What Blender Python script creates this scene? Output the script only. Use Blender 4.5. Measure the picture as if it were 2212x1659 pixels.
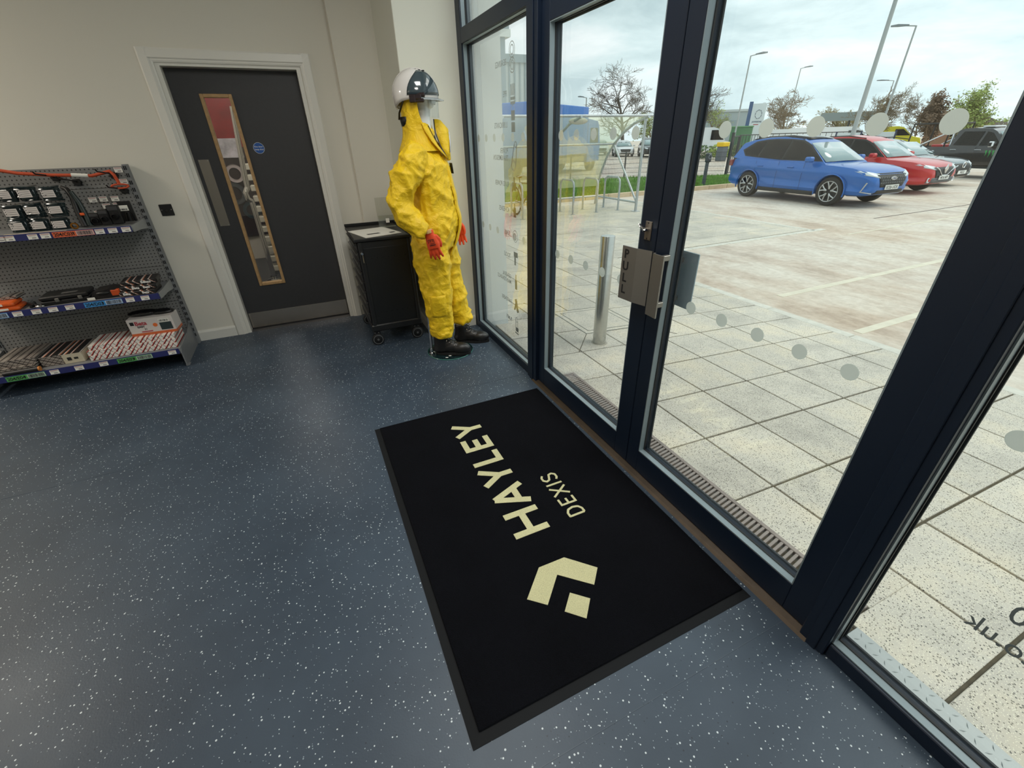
import bpy, bmesh, math, random, mathutils
import mathutils.bvhtree
from math import pi, sin, cos, radians, atan2, hypot
from mathutils import Vector, Matrix, noise as mnoise
random.seed(7)
SC = bpy.context.scene
for o in list(bpy.data.objects): bpy.data.objects.remove(o)
COL = SC.collection

# ------------------------------------------------------------------ camera
def cam_axes(yaw, pitch, roll):
    f = Vector((sin(yaw)*cos(pitch), cos(yaw)*cos(pitch), -sin(pitch)))
    r0 = Vector((cos(yaw), -sin(yaw), 0)); u0 = r0.cross(f)
    r = r0*cos(roll)+u0*sin(roll); u = -r0*sin(roll)+u0*cos(roll)
    return r, u, f
cd = bpy.data.cameras.new('camera'); cam = bpy.data.objects.new('camera', cd); COL.objects.link(cam)
_r, _u, _f = cam_axes(radians(23.854), radians(29.696), radians(-1.486))
_m = Matrix((( _r.x, _u.x, -_f.x, 0), (_r.y, _u.y, -_f.y, 0), (_r.z, _u.z, -_f.z, 1.56), (0, 0, 0, 1)))
cam.matrix_world = _m
cd.sensor_width = 36.0; cd.sensor_fit = 'HORIZONTAL'; cd.lens = 927.0/2212*36.0
cd.clip_start = 0.02; cd.clip_end = 600
SC.camera = cam

# ------------------------------------------------------------------ world: bright broken overcast
W = bpy.data.worlds.new('overcast_sky'); SC.world = W; W.use_nodes = True
nt = W.node_tree; nt.nodes.clear()
def N(nt, t, **kw):
    n = nt.nodes.new(t)
    for k, v in kw.items():
        if k in ('operation', 'blend_type', 'data_type', 'feature', 'distance', 'noise_dimensions', 'wave_type', 'bands_direction', 'interpolation', 'clamp'): setattr(n, k, v)
        else: n.inputs[k].default_value = v
    return n
def ramp(nt, pts, fac=None, interp='LINEAR'):
    n = nt.nodes.new('ShaderNodeValToRGB'); cr = n.color_ramp; cr.interpolation = interp
    while len(cr.elements) > 1: cr.elements.remove(cr.elements[-1])
    cr.elements[0].position = pts[0][0]; cr.elements[0].color = (*pts[0][1], 1)
    for p, c in pts[1:]:
        e = cr.elements.new(p); e.color = (*c, 1)
    if fac is not None: nt.links.new(fac, n.inputs[0])
    return n
tc = N(nt, 'ShaderNodeTexCoord'); mp = N(nt, 'ShaderNodeMapping'); mp.inputs['Scale'].default_value = (2.2, 2.2, 7.5)
nt.links.new(tc.outputs['Generated'], mp.inputs['Vector'])
n1 = N(nt, 'ShaderNodeTexNoise', Scale=1.7, Detail=7.0, Roughness=0.56, Distortion=0.35)
nt.links.new(mp.outputs[0], n1.inputs['Vector'])
cr = ramp(nt, [(0.32, (0.50, 0.64, 0.67)), (0.48, (0.70, 0.84, 0.86)), (0.64, (0.92, 0.99, 1.0))], n1.outputs[0])
bgd = N(nt, 'ShaderNodeBackground', Strength=1.12)
nt.links.new(cr.outputs[0], bgd.inputs[0])
wo = N(nt, 'ShaderNodeOutputWorld'); nt.links.new(bgd.outputs[0], wo.inputs[0])

# hazy sun behind the cloud: very soft
sd = bpy.data.lights.new('hazy_sun', 'SUN'); sd.energy = 1.15; sd.angle = radians(35); sd.color = (1.0, 0.95, 0.86)
so = bpy.data.objects.new('hazy_sun', sd); COL.objects.link(so)
so.rotation_euler = Vector((-0.55, 0.30, -0.80)).to_track_quat('-Z', 'Y').to_euler()

SC.view_settings.view_transform = 'Standard'; SC.view_settings.look = 'None'
SC.view_settings.exposure = 0.2; SC.view_settings.gamma = 1.0; SC.view_settings.use_curve_mapping = False
SC.cycles.transparent_max_bounces = 16
SC.cycles.max_bounces = 8

# ------------------------------------------------------------------ materials
MATS = {}
def srgb(r, g, b):
    def f(c):
        c /= 255.0
        return c/12.92 if c <= 0.04045 else ((c+0.055)/1.055)**2.4
    return (f(r), f(g), f(b))
def mat(name, col=(.5, .5, .5), rough=.5, metal=0., var=0., vscale=8., bump=0., bscale=60., spec=.5, emit=None, coat=0., rand=0., alpha=1.0, trans=0.0):
    """plain principled material with optional procedural colour mottling and fine bump"""
    if name in MATS: return MATS[name]
    m = bpy.data.materials.new(name); m.use_nodes = True; nt = m.node_tree
    b = nt.nodes['Principled BSDF']
    b.inputs['Base Color'].default_value = (*col, 1); b.inputs['Roughness'].default_value = rough
    b.inputs['Metallic'].default_value = metal; b.inputs['Specular IOR Level'].default_value = spec
    if coat: b.inputs['Coat Weight'].default_value = coat; b.inputs['Coat Roughness'].default_value = .05
    if trans: b.inputs['Transmission Weight'].default_value = trans
    if emit: b.inputs['Emission Color'].default_value = (*emit[0], 1); b.inputs['Emission Strength'].default_value = emit[1]
    src = None
    if var or bump:
        tcn = N(nt, 'ShaderNodeTexCoord')
    if var:
        n = N(nt, 'ShaderNodeTexNoise', Scale=vscale, Detail=5.0, Roughness=.6)
        nt.links.new(tcn.outputs['Object'], n.inputs['Vector'])
        lo = tuple(max(0, c*(1-var)) for c in col); hi = tuple(min(1, c*(1+var)) for c in col)
        r = ramp(nt, [(.3, lo), (.7, hi)], n.outputs[0]); src = r.outputs[0]
    if rand:
        oi = N(nt, 'ShaderNodeObjectInfo'); mr = N(nt, 'ShaderNodeMapRange')
        mr.inputs['To Min'].default_value = 1-rand; mr.inputs['To Max'].default_value = 1+rand
        nt.links.new(oi.outputs['Random'], mr.inputs['Value'])
        hs = N(nt, 'ShaderNodeHueSaturation')
        nt.links.new(mr.outputs[0], hs.inputs['Value'])
        if src: nt.links.new(src, hs.inputs['Color'])
        else: hs.inputs['Color'].default_value = (*col, 1)
        src = hs.outputs[0]
    if src: nt.links.new(src, b.inputs['Base Color'])
    if bump:
        n = N(nt, 'ShaderNodeTexNoise', Scale=bscale, Detail=4.0, Roughness=.6)
        nt.links.new(tcn.outputs['Object'], n.inputs['Vector'])
        bp = N(nt, 'ShaderNodeBump', Strength=bump, Distance=.01)
        nt.links.new(n.outputs[0], bp.inputs['Height']); nt.links.new(bp.outputs[0], b.inputs['Normal'])
    MATS[name] = m
    return m
def glass_mat(name, tint=(.95, .985, .98), f0=.05, fmax=.95, rough=0.0, power=5.0):
    """thin clear sheet: see-through with Fresnel mirror reflection"""
    if name in MATS: return MATS[name]
    m = bpy.data.materials.new(name); m.use_nodes = True; nt = m.node_tree; nt.nodes.clear()
    g = N(nt, 'ShaderNodeNewGeometry'); d = N(nt, 'ShaderNodeVectorMath', operation='DOT_PRODUCT')
    nt.links.new(g.outputs['Normal'], d.inputs[0]); nt.links.new(g.outputs['Incoming'], d.inputs[1])
    ab = N(nt, 'ShaderNodeMath', operation='ABSOLUTE'); nt.links.new(d.outputs['Value'], ab.inputs[0])
    s1 = N(nt, 'ShaderNodeMath', operation='SUBTRACT'); s1.inputs[0].default_value = 1.0; nt.links.new(ab.outputs[0], s1.inputs[1])
    pw = N(nt, 'ShaderNodeMath', operation='POWER'); nt.links.new(s1.outputs[0], pw.inputs[0]); pw.inputs[1].default_value = power
    ma = N(nt, 'ShaderNodeMath', operation='MULTIPLY_ADD'); nt.links.new(pw.outputs[0], ma.inputs[0])
    ma.inputs[1].default_value = fmax-f0; ma.inputs[2].default_value = f0
    t = N(nt, 'ShaderNodeBsdfTransparent'); t.inputs[0].default_value = (*tint, 1)
    gl = N(nt, 'ShaderNodeBsdfGlossy', Roughness=rough); gl.inputs[0].default_value = (.95, .98, 1, 1)
    mx = N(nt, 'ShaderNodeMixShader'); nt.links.new(ma.outputs[0], mx.inputs[0]); nt.links.new(t.outputs[0], mx.inputs[1]); nt.links.new(gl.outputs[0], mx.inputs[2])
    o = N(nt, 'ShaderNodeOutputMaterial'); nt.links.new(mx.outputs[0], o.inputs[0])
    MATS[name] = m
    return m

def m_floor():
    m = mat('vinyl_floor', srgb(70, 88, 106), .33); nt = m.node_tree; b = nt.nodes['Principled BSDF']
    g = N(nt, 'ShaderNodeNewGeometry')
    n = N(nt, 'ShaderNodeTexNoise', Scale=1.3, Detail=5.0, Roughness=.6); nt.links.new(g.outputs['Position'], n.inputs['Vector'])
    base = ramp(nt, [(.3, srgb(48, 60, 74)), (.7, srgb(66, 80, 95))], n.outputs[0])
    prev = base.outputs[0]
    for sc, th, keep, colr in ((74, .20, .62, srgb(206, 216, 220)), (120, .22, .80, srgb(150, 164, 174)), (70, .16, .86, srgb(36, 44, 56))):
        v = N(nt, 'ShaderNodeTexVoronoi', Scale=float(sc), Randomness=1.0); v.voronoi_dimensions = '3D'
        mp = N(nt, 'ShaderNodeMapping'); mp.inputs['Scale'].default_value = (1, 1, 0.0); mp.inputs['Location'].default_value = (sc*.37, sc*.11, .5)
        nt.links.new(g.outputs['Position'], mp.inputs['Vector']); nt.links.new(mp.outputs[0], v.inputs['Vector'])
        sep = N(nt, 'ShaderNodeSeparateColor'); nt.links.new(v.outputs['Color'], sep.inputs[0])
        tv = N(nt, 'ShaderNodeMath', operation='MULTIPLY_ADD'); nt.links.new(sep.outputs[1], tv.inputs[0]); tv.inputs[1].default_value = th*.6; tv.inputs[2].default_value = th*.55
        lt = N(nt, 'ShaderNodeMath', operation='LESS_THAN'); nt.links.new(v.outputs['Distance'], lt.inputs[0]); nt.links.new(tv.outputs[0], lt.inputs[1])
        gt = N(nt, 'ShaderNodeMath', operation='GREATER_THAN'); nt.links.new(sep.outputs[0], gt.inputs[0]); gt.inputs[1].default_value = keep
        mu = N(nt, 'ShaderNodeMath', operation='MULTIPLY'); nt.links.new(lt.outputs[0], mu.inputs[0]); nt.links.new(gt.outputs[0], mu.inputs[1])
        mx = N(nt, 'ShaderNodeMix', data_type='RGBA'); nt.links.new(mu.outputs[0], mx.inputs[0]); nt.links.new(prev, mx.inputs[6]); mx.inputs[7].default_value = (*colr, 1)
        prev = mx.outputs[2]
    nt.links.new(prev, b.inputs['Base Color'])
    n2 = N(nt, 'ShaderNodeTexNoise', Scale=160.0, Detail=3.0); nt.links.new(g.outputs['Position'], n2.inputs['Vector'])
    bp = N(nt, 'ShaderNodeBump', Strength=.12, Distance=.004); nt.links.new(n2.outputs[0], bp.inputs['Height']); nt.links.new(bp.outputs[0], b.inputs['Normal'])
    n3 = N(nt, 'ShaderNodeTexNoise', Scale=3.0, Detail=4.0); nt.links.new(g.outputs['Position'], n3.inputs['Vector'])
    mr = N(nt, 'ShaderNodeMapRange'); mr.inputs['To Min'].default_value = .36; mr.inputs['To Max'].default_value = .54
    nt.links.new(n3.outputs[0], mr.inputs['Value']); nt.links.new(mr.outputs[0], b.inputs['Roughness'])
    return m
def m_slab():
    m = mat('granite_aggregate_slab', (.6, .57, .48), .8); nt = m.node_tree; b = nt.nodes['Principled BSDF']
    g = N(nt, 'ShaderNodeNewGeometry'); oi = N(nt, 'ShaderNodeObjectInfo')
    n = N(nt, 'ShaderNodeTexNoise', Scale=2.2, Detail=6.0, Roughness=.65); nt.links.new(g.outputs['Position'], n.inputs['Vector'])
    base = ramp(nt, [(.30, srgb(172, 166, 156)), (.5, srgb(200, 193, 180)), (.70, srgb(216, 204, 182))], n.outputs[0])
    mr = N(nt, 'ShaderNodeMapRange'); mr.inputs['To Min'].default_value = .9; mr.inputs['To Max'].default_value = 1.06; nt.links.new(oi.outputs['Random'], mr.inputs['Value'])
    hs = N(nt, 'ShaderNodeHueSaturation'); nt.links.new(mr.outputs[0], hs.inputs['Value']); nt.links.new(base.outputs[0], hs.inputs['Color'])
    prev = hs.outputs[0]
    for sc, th, keep, colr in ((130, .34, .58, srgb(104, 98, 86)), (220, .34, .55, srgb(242, 236, 214)), (80, .24, .70, srgb(84, 82, 78))):
        v = N(nt, 'ShaderNodeTexVoronoi', Scale=float(sc)); nt.links.new(g.outputs['Position'], v.inputs['Vector'])
        sep = N(nt, 'ShaderNodeSeparateColor'); nt.links.new(v.outputs['Color'], sep.inputs[0])
        lt = N(nt, 'ShaderNodeMath', operation='LESS_THAN'); nt.links.new(v.outputs['Distance'], lt.inputs[0]); lt.inputs[1].default_value = th
        gt = N(nt, 'ShaderNodeMath', operation='GREATER_THAN'); nt.links.new(sep.outputs[0], gt.inputs[0]); gt.inputs[1].default_value = keep
        mu = N(nt, 'ShaderNodeMath', operation='MULTIPLY'); nt.links.new(lt.outputs[0], mu.inputs[0]); nt.links.new(gt.outputs[0], mu.inputs[1])
        m2 = N(nt, 'ShaderNodeMath', operation='MULTIPLY'); nt.links.new(mu.outputs[0], m2.inputs[0]); m2.inputs[1].default_value = .9
        mx = N(nt, 'ShaderNodeMix', data_type='RGBA'); nt.links.new(m2.outputs[0], mx.inputs[0]); nt.links.new(prev, mx.inputs[6]); mx.inputs[7].default_value = (*colr, 1)
        prev = mx.outputs[2]
    nt.links.new(prev, b.inputs['Base Color'])
    return m
def m_carpark():
    m = mat('brushed_concrete_yard', (.6, .55, .48), .85); nt = m.node_tree; b = nt.nodes['Principled BSDF']
    g = N(nt, 'ShaderNodeNewGeometry')
    mp = N(nt, 'ShaderNodeMapping'); mp.inputs['Scale'].default_value = (1.9, .85, 1.0); mp.inputs['Rotation'].default_value = (0, 0, .06); nt.links.new(g.outputs['Position'], mp.inputs['Vector'])
    n = N(nt, 'ShaderNodeTexNoise', Scale=1.0, Detail=8.0, Roughness=.68); nt.links.new(mp.outputs[0], n.inputs['Vector'])
    n2 = N(nt, 'ShaderNodeTexNoise', Scale=.28, Detail=5.0, Roughness=.6); nt.links.new(g.outputs['Position'], n2.inputs['Vector'])
    base = ramp(nt, [(.34, srgb(166, 146, 128)), (.44, srgb(194, 176, 158)), (.53, srgb(208, 196, 180)), (.66, srgb(220, 212, 198))], n.outputs[0])
    b2 = ramp(nt, [(.38, srgb(206, 186, 164)), (.58, srgb(214, 208, 198))], n2.outputs[0])
    mx = N(nt, 'ShaderNodeMix', data_type='RGBA'); mx.inputs[0].default_value = .35
    nt.links.new(base.outputs[0], mx.inputs[6]); nt.links.new(b2.outputs[0], mx.inputs[7])
    n3 = N(nt, 'ShaderNodeTexNoise', Scale=9.0, Detail=6.0, Roughness=.75); nt.links.new(g.outputs['Position'], n3.inputs['Vector'])
    r3 = ramp(nt, [(.35, (.80, .78, .76)), (.6, (1.03, 1.03, 1.03))], n3.outputs[0])
    m3 = N(nt, 'ShaderNodeMix', data_type='RGBA', blend_type='MULTIPLY'); m3.inputs[0].default_value = .8; nt.links.new(mx.outputs[2], m3.inputs[6]); nt.links.new(r3.outputs[0], m3.inputs[7])
    nt.links.new(m3.outputs[2], b.inputs['Base Color'])
    return m
def m_pile(name, col, amt=.5):
    m = mat(name, col, .95, spec=.1); nt = m.node_tree; b = nt.nodes['Principled BSDF']
    g = N(nt, 'ShaderNodeNewGeometry')
    n = N(nt, 'ShaderNodeTexNoise', Scale=260.0, Detail=3.0, Roughness=.7); nt.links.new(g.outputs['Position'], n.inputs['Vector'])
    n2 = N(nt, 'ShaderNodeTexNoise', Scale=5.0, Detail=3.0); nt.links.new(g.outputs['Position'], n2.inputs['Vector'])
    ad = N(nt, 'ShaderNodeMath', operation='MULTIPLY_ADD'); nt.links.new(n2.outputs[0], ad.inputs[0]); ad.inputs[1].default_value = .25; nt.links.new(n.outputs[0], ad.inputs[2])
    r = ramp(nt, [(.42, tuple(c*(1-amt) for c in col)), (.78, tuple(min(1, c*(1+amt)) for c in col))], ad.outputs[0]); nt.links.new(r.outputs[0], b.inputs['Base Color'])
    bp = N(nt, 'ShaderNodeBump', Strength=.9, Distance=.004); nt.links.new(n.outputs[0], bp.inputs['Height']); nt.links.new(bp.outputs[0], b.inputs['Normal'])
    return m
def m_perf():
    """grey powder coated pegboard; the punched holes are only a few millimetres"""
    m = mat('perforated_panel', srgb(108, 108, 107), .5); nt = m.node_tree; b = nt.nodes['Principled BSDF']
    g = N(nt, 'ShaderNodeNewGeometry'); sp = N(nt, 'ShaderNodeSeparateXYZ'); nt.links.new(g.outputs['Position'], sp.inputs[0])
    P = .025; outs = []
    for ax in (0, 2):
        d = N(nt, 'ShaderNodeMath', operation='DIVIDE'); nt.links.new(sp.outputs[ax], d.inputs[0]); d.inputs[1].default_value = P
        fr = N(nt, 'ShaderNodeMath', operation='FRACT'); nt.links.new(d.outputs[0], fr.inputs[0])
        s = N(nt, 'ShaderNodeMath', operation='SUBTRACT'); nt.links.new(fr.outputs[0], s.inputs[0]); s.inputs[1].default_value = .5
        q = N(nt, 'ShaderNodeMath', operation='MULTIPLY'); nt.links.new(s.outputs[0], q.inputs[0]); nt.links.new(s.outputs[0], q.inputs[1]); outs.append(q)
    a = N(nt, 'ShaderNodeMath', operation='ADD'); nt.links.new(outs[0].outputs[0], a.inputs[0]); nt.links.new(outs[1].outputs[0], a.inputs[1])
    lt = N(nt, 'ShaderNodeMath', operation='LESS_THAN'); nt.links.new(a.outputs[0], lt.inputs[0]); lt.inputs[1].default_value = .035
    mx = N(nt, 'ShaderNodeMix', data_type='RGBA'); nt.links.new(lt.outputs[0], mx.inputs[0]); mx.inputs[6].default_value = (*srgb(128, 128, 127), 1); mx.inputs[7].default_value = (*srgb(48, 48, 48), 1)
    nt.links.new(mx.outputs[2], b.inputs['Base Color'])
    return m

def film_mat(name, col, tr=.6, thru=0.0, tint=(1, 1, 1)):
    """thin translucent sheet (vinyl film, weathered polycarbonate)"""
    if name in MATS: return MATS[name]
    m = bpy.data.materials.new(name); m.use_nodes = True; nt = m.node_tree; nt.nodes.clear()
    d = N(nt, 'ShaderNodeBsdfDiffuse'); d.inputs[0].default_value = (*col, 1)
    t = N(nt, 'ShaderNodeBsdfTranslucent'); t.inputs[0].default_value = (*col, 1)
    mx = N(nt, 'ShaderNodeMixShader'); mx.inputs[0].default_value = tr; nt.links.new(d.outputs[0], mx.inputs[1]); nt.links.new(t.outputs[0], mx.inputs[2]); out = mx
    if thru:
        tp = N(nt, 'ShaderNodeBsdfTransparent'); tp.inputs[0].default_value = (*tint, 1); m2 = N(nt, 'ShaderNodeMixShader'); m2.inputs[0].default_value = thru
        nt.links.new(mx.outputs[0], m2.inputs[1]); nt.links.new(tp.outputs[0], m2.inputs[2]); out = m2
    o = N(nt, 'ShaderNodeOutputMaterial'); nt.links.new(out.outputs[0], o.inputs[0]); MATS[name] = m
    return m

# ------------------------------------------------------------------ mesh helpers
class MB:
    def __init__(s): s.v = []; s.f = []; s.m = []; s.mi = 0
    def _f(s, idx): s.f.append(tuple(idx)); s.m.append(s.mi)
    def quad(s, *p):
        b = len(s.v); s.v += [tuple(q) for q in p]; s._f(range(b, b+len(p))); return s
    def box(s, x0, x1, y0, y1, z0, z1, b=0.0):
        if x0 > x1: x0, x1 = x1, x0
        if y0 > y1: y0, y1 = y1, y0
        if z0 > z1: z0, z1 = z1, z0
        k = len(s.v)
        if b <= 0 or b*2.01 > min(x1-x0, y1-y0, z1-z0):
            s.v += [(x0, y0, z0), (x1, y0, z0), (x1, y1, z0), (x0, y1, z0), (x0, y0, z1), (x1, y0, z1), (x1, y1, z1), (x0, y1, z1)]
            for q in ((0, 3, 2, 1), (4, 5, 6, 7), (0, 1, 5, 4), (1, 2, 6, 5), (2, 3, 7, 6), (3, 0, 4, 7)): s._f([k+i for i in q])
            return s
        E = ((x0, x1), (y0, y1), (z0, z1)); ix = {}
        for sx in (0, 1):
            for sy in (0, 1):
                for sz in (0, 1):
                    sg = (sx, sy, sz)
                    for a in range(3):
                        p = [E[i][sg[i]] + (0 if i == a else (b if sg[i] == 0 else -b)) for i in range(3)]
                        ix[(sg, a)] = len(s.v); s.v.append(tuple(p))
        for a in range(3):
            o1, o2 = (a+1) % 3, (a+2) % 3
            for sgn in (0, 1):
                ring = []
                for c in ((0, 0), (1, 0), (1, 1), (0, 1)):
                    g = [0]*3; g[a] = sgn; g[o1] = c[0]; g[o2] = c[1]; ring.append(ix[(tuple(g), a)])
                s._f(ring if sgn else ring[::-1])
            for c1 in (0, 1):
                for c2 in (0, 1):
                    g0 = [0]*3; g0[a] = 0; g0[o1] = c1; g0[o2] = c2; g1 = list(g0); g1[a] = 1
                    s._f([ix[(tuple(g0), o1)], ix[(tuple(g1), o1)], ix[(tuple(g1), o2)], ix[(tuple(g0), o2)]])
        for sx in (0, 1):
            for sy in (0, 1):
                for sz in (0, 1): s._f([ix[((sx, sy, sz), a)] for a in range(3)])
        return s
    def loft(s, rings, caps=True, closed=True):
        b = len(s.v); n = len(rings[0])
        for r in rings: s.v += [tuple(p) for p in r]
        for i in range(len(rings)-1):
            for j in range(n if closed else n-1):
                s._f([b+i*n+j, b+i*n+(j+1) % n, b+(i+1)*n+(j+1) % n, b+(i+1)*n+j])
        if caps:
            s._f([b+j for j in range(n)][::-1]); s._f([b+(len(rings)-1)*n+j for j in range(n)])
        return s
    def tube(s, path, r, n=8, caps=True, flat=1.0):
        path = [Vector(p) for p in path]; rs = r if isinstance(r, (list, tuple)) else [r]*len(path)
        rings = []; up = None
        for i, p in enumerate(path):
            t = (path[min(i+1, len(path)-1)]-path[max(i-1, 0)])
            if t.length < 1e-9: t = Vector((0, 0, 1))
            t.normalize()
            if up is None: up = Vector((0, 0, 1)) if abs(t.z) < .9 else Vector((1, 0, 0))
            a = t.cross(up)
            if a.length < 1e-6: a = t.orthogonal()
            a.normalize(); bb = a.cross(t).normalized(); up = bb
            rings.append([p+a*(cos(2*pi*j/n)*rs[i])+bb*(sin(2*pi*j/n)*rs[i]*flat) for j in range(n)])
        return s.loft(rings, caps)
    def cyl(s, p0, p1, r, n=16, r1=None): return s.tube([p0, p1], [r, r if r1 is None else r1], n)
    def disc(s, c, nrm, r, t, n=20):
        c = Vector(c); nn = Vector(nrm).normalized(); return s.tube([c, c+nn*t], r, n)
    def lathe(s, prof, c=(0, 0, 0), n=24, axis='z', ang=2*pi, start=0):
        full = abs(ang-2*pi) < 1e-6; rings = []
        for k in range(n if full else n+1):
            a = start+ang*k/n; ring = []
            for r, h in prof:
                if axis == 'z': p = (c[0]+r*cos(a), c[1]+r*sin(a), c[2]+h)
                elif axis == 'y': p = (c[0]+r*cos(a), c[1]+h, c[2]+r*sin(a))
                else: p = (c[0]+h, c[1]+r*cos(a), c[2]+r*sin(a))
                ring.append(p)
            rings.append(ring)
        if full: rings.append(rings[0])
        return s.loft(rings, False, False)
    def ell(s, c, r, nu=16, nv=10, v0=-pi/2, v1=pi/2):
        rings = []
        for i in range(nv+1):
            ph = v0+(v1-v0)*i/nv
            rings.append([(c[0]+r[0]*cos(ph)*cos(2*pi*j/nu), c[1]+r[1]*cos(ph)*sin(2*pi*j/nu), c[2]+r[2]*sin(ph)) for j in range(nu)])
        return s.loft(rings, True)
    def prism(s, poly, h0, h1, axis='z'):
        """polygon (2-D) pushed along an axis: z -> (x,y), y -> (x,z), x -> (y,z)"""
        def P(p, h): return (p[0], p[1], h) if axis == 'z' else ((p[0], h, p[1]) if axis == 'y' else (h, p[0], p[1]))
        return s.loft([[P(p, h0) for p in poly], [P(p, h1) for p in poly]])
    def xf(s, M, a=0):
        for i in range(a, len(s.v)): s.v[i] = tuple(M @ Vector(s.v[i]))
        return s
    def build(s, name, mats, parent=None, smooth=False, w=False, ang=40, mesh_only=False):
        me = bpy.data.meshes.new(name)
        vv = s.v
        if w and parent is not None:
            r = parent
            while r.parent: r = r.parent
            L = r.location; vv = [(x-L.x, y-L.y, z-L.z) for x, y, z in vv]
        me.from_pydata(vv, [], s.f)
        ml = mats if isinstance(mats, (list, tuple)) else [mats]
        for m in ml: me.materials.append(m)
        if len(ml) > 1: me.polygons.foreach_set('material_index', s.m)
        bm = bmesh.new(); bm.from_mesh(me); bmesh.ops.remove_doubles(bm, verts=bm.verts, dist=1e-6); bmesh.ops.recalc_face_normals(bm, faces=bm.faces)
        if smooth:
            for f in bm.faces: f.smooth = True
            for e in bm.edges:
                if len(e.link_faces) == 2 and e.calc_face_angle(0) > radians(ang): e.smooth = False
        bm.to_mesh(me); bm.free()
        if mesh_only: return me
        return link(name, me, parent)
def link(name, me, parent=None):
    o = bpy.data.objects.new(name, me); COL.objects.link(o)
    if parent is not None: o.parent = parent
    return o
def tag(o, label, cat, group=None):
    o['label'] = label; o['category'] = cat
    if group: o['group'] = group
    return o
def thing(name, label, cat, loc=(0, 0, 0), rz=0., group=None):
    o = bpy.data.objects.new(name, None); COL.objects.link(o); o.empty_display_size = .1
    o.location = loc; o.rotation_euler = (0, 0, rz)
    return tag(o, label, cat, group)
def struct(o, label=None):
    o['kind'] = 'structure'
    if label: o['label'] = label
    return o
def stuff(o): o['kind'] = 'stuff'; return o
def dup(root, loc, rz, label, group=None):
    r = root.copy(); COL.objects.link(r); r.location = loc; r.rotation_euler = (0, 0, rz); r['label'] = label
    if group: r['group'] = group
    for ch in root.children:
        c = ch.copy(); COL.objects.link(c); c.parent = r
        for g in ch.children:
            d = g.copy(); COL.objects.link(d); d.parent = c
    return r
_TX = {}
def text_mesh(s, size, ext=.001, M=None, bold=0.0, sx=1.0, align='LEFT', shear=0.0, res=3):
    cu = bpy.data.curves.new('t', 'FONT'); cu.body = s; cu.size = size; cu.extrude = ext; cu.offset = bold*size; cu.align_x = align; cu.resolution_u = res; cu.shear = shear
    o = bpy.data.objects.new('t', cu); COL.objects.link(o)
    dg = bpy.context.evaluated_depsgraph_get(); dg.update()
    me = bpy.data.meshes.new_from_object(o.evaluated_get(dg))
    bpy.data.objects.remove(o); bpy.data.curves.remove(cu)
    if sx != 1.0: me.transform(Matrix.Diagonal((sx, 1, 1, 1)))
    if M is not None: me.transform(M)
    return me
def text(name, s, size, m, M, parent=None, **kw):
    me = text_mesh(s, size, M=M, **kw); me.materials.clear(); me.materials.append(m)
    return link(name, me, parent)
def frame(o, x, y, z=None):
    """matrix whose columns are text-right, text-up, text-out and the origin"""
    x = Vector(x).normalized(); y = Vector(y).normalized(); z = x.cross(y) if z is None else Vector(z)
    return Matrix(((x.x, y.x, z.x, o[0]), (x.y, y.y, z.y, o[1]), (x.z, y.z, z.z, o[2]), (0, 0, 0, 1)))
def rel(M, root):
    L = root.location; return Matrix.Translation((-L.x, -L.y, -L.z)) @ M

M_FRAME = mat('anthracite_frame', srgb(17, 29, 46), .40, spec=.4)
M_BEADLIT = mat('daylit_bead_grey', srgb(128, 142, 148), .35, .2)  # paler than the frame: daylight on the ledges is put into this colour
M_GASKET = mat('black_gasket', srgb(18, 19, 20), .6)
M_GLASS = glass_mat('window_glass', (.972, .988, .986), .026, .90, power=2.6)
M_WALL = mat('painted_wall', srgb(222, 218, 206), .85, bump=.05, bscale=220)
M_WALL2 = mat('painted_column', srgb(226, 226, 214), .85, bump=.05, bscale=220)
M_WHITE = mat('white_gloss_paint', srgb(226, 224, 216), .35)
M_CEIL = mat('ceiling_paint', srgb(225, 223, 215), .9)
M_BLACK = mat('black_plastic', srgb(20, 20, 21), .45)
M_STEEL = mat('brushed_steel', srgb(176, 172, 166), .32, 1.0, var=.08, vscale=20)
M_CHROME = mat('chrome', srgb(215, 215, 215), .08, 1.0)
M_GALV = mat('galvanised_steel', srgb(178, 184, 186), .42, .75, var=.15, vscale=25)
M_PAPER = mat('white_paper', srgb(232, 230, 222), .7)
M_INK = mat('black_ink', srgb(24, 24, 26), .6)
# ================================================================== ROOM SHELL
XI = 1.285      # inner face of the glazing frames
XG = 1.345      # glass line
YB = 4.55       # face of the wall with the door
CH = 3.05       # ceiling height
struct(MB().box(-6.0, 1.40, -4.2, 4.56, -.12, 0).build('floor', m_floor()), 'blue-grey speckled vinyl floor')
m_seam = mat('vinyl_weld_seam', srgb(70, 82, 95), .4)
struct(MB().box(-5.9, 1.26, .4535, .4555, .0, .0008).build('trim_1', m_seam), 'thin welded seam in the vinyl floor')
struct(MB().box(-5.9, 1.26, 2.60, 2.604, .0, .0012).build('trim_2', m_seam), 'thin welded seam in the vinyl floor')
DX0, DX1, DZ = -.742, .228, 2.108          # structural door opening
b = MB(); b.box(-6.0, DX0, YB, YB+.16, 0, CH); b.box(DX1, .505, YB, YB+.16, 0, CH); b.box(DX0, DX1, YB, YB+.16, DZ, CH)
struct(b.build('wall_back', M_WALL), 'off-white painted wall around the dark door')
struct(MB().box(.500, .86, 4.46, YB+.16, 0, CH).build('wall_back_step', M_WALL), 'narrow stepped wall section beside the door')
struct(MB().box(.842, XI+.03, 3.735, YB+.16, 0, CH, .004).build('wall_column', M_WALL2), 'pale boxed column meeting the glazing')
struct(MB().box(-6.12, -6.0, -4.3, YB+.16, 0, CH).build('wall_left', M_WALL), 'left wall of the showroom')
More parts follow.
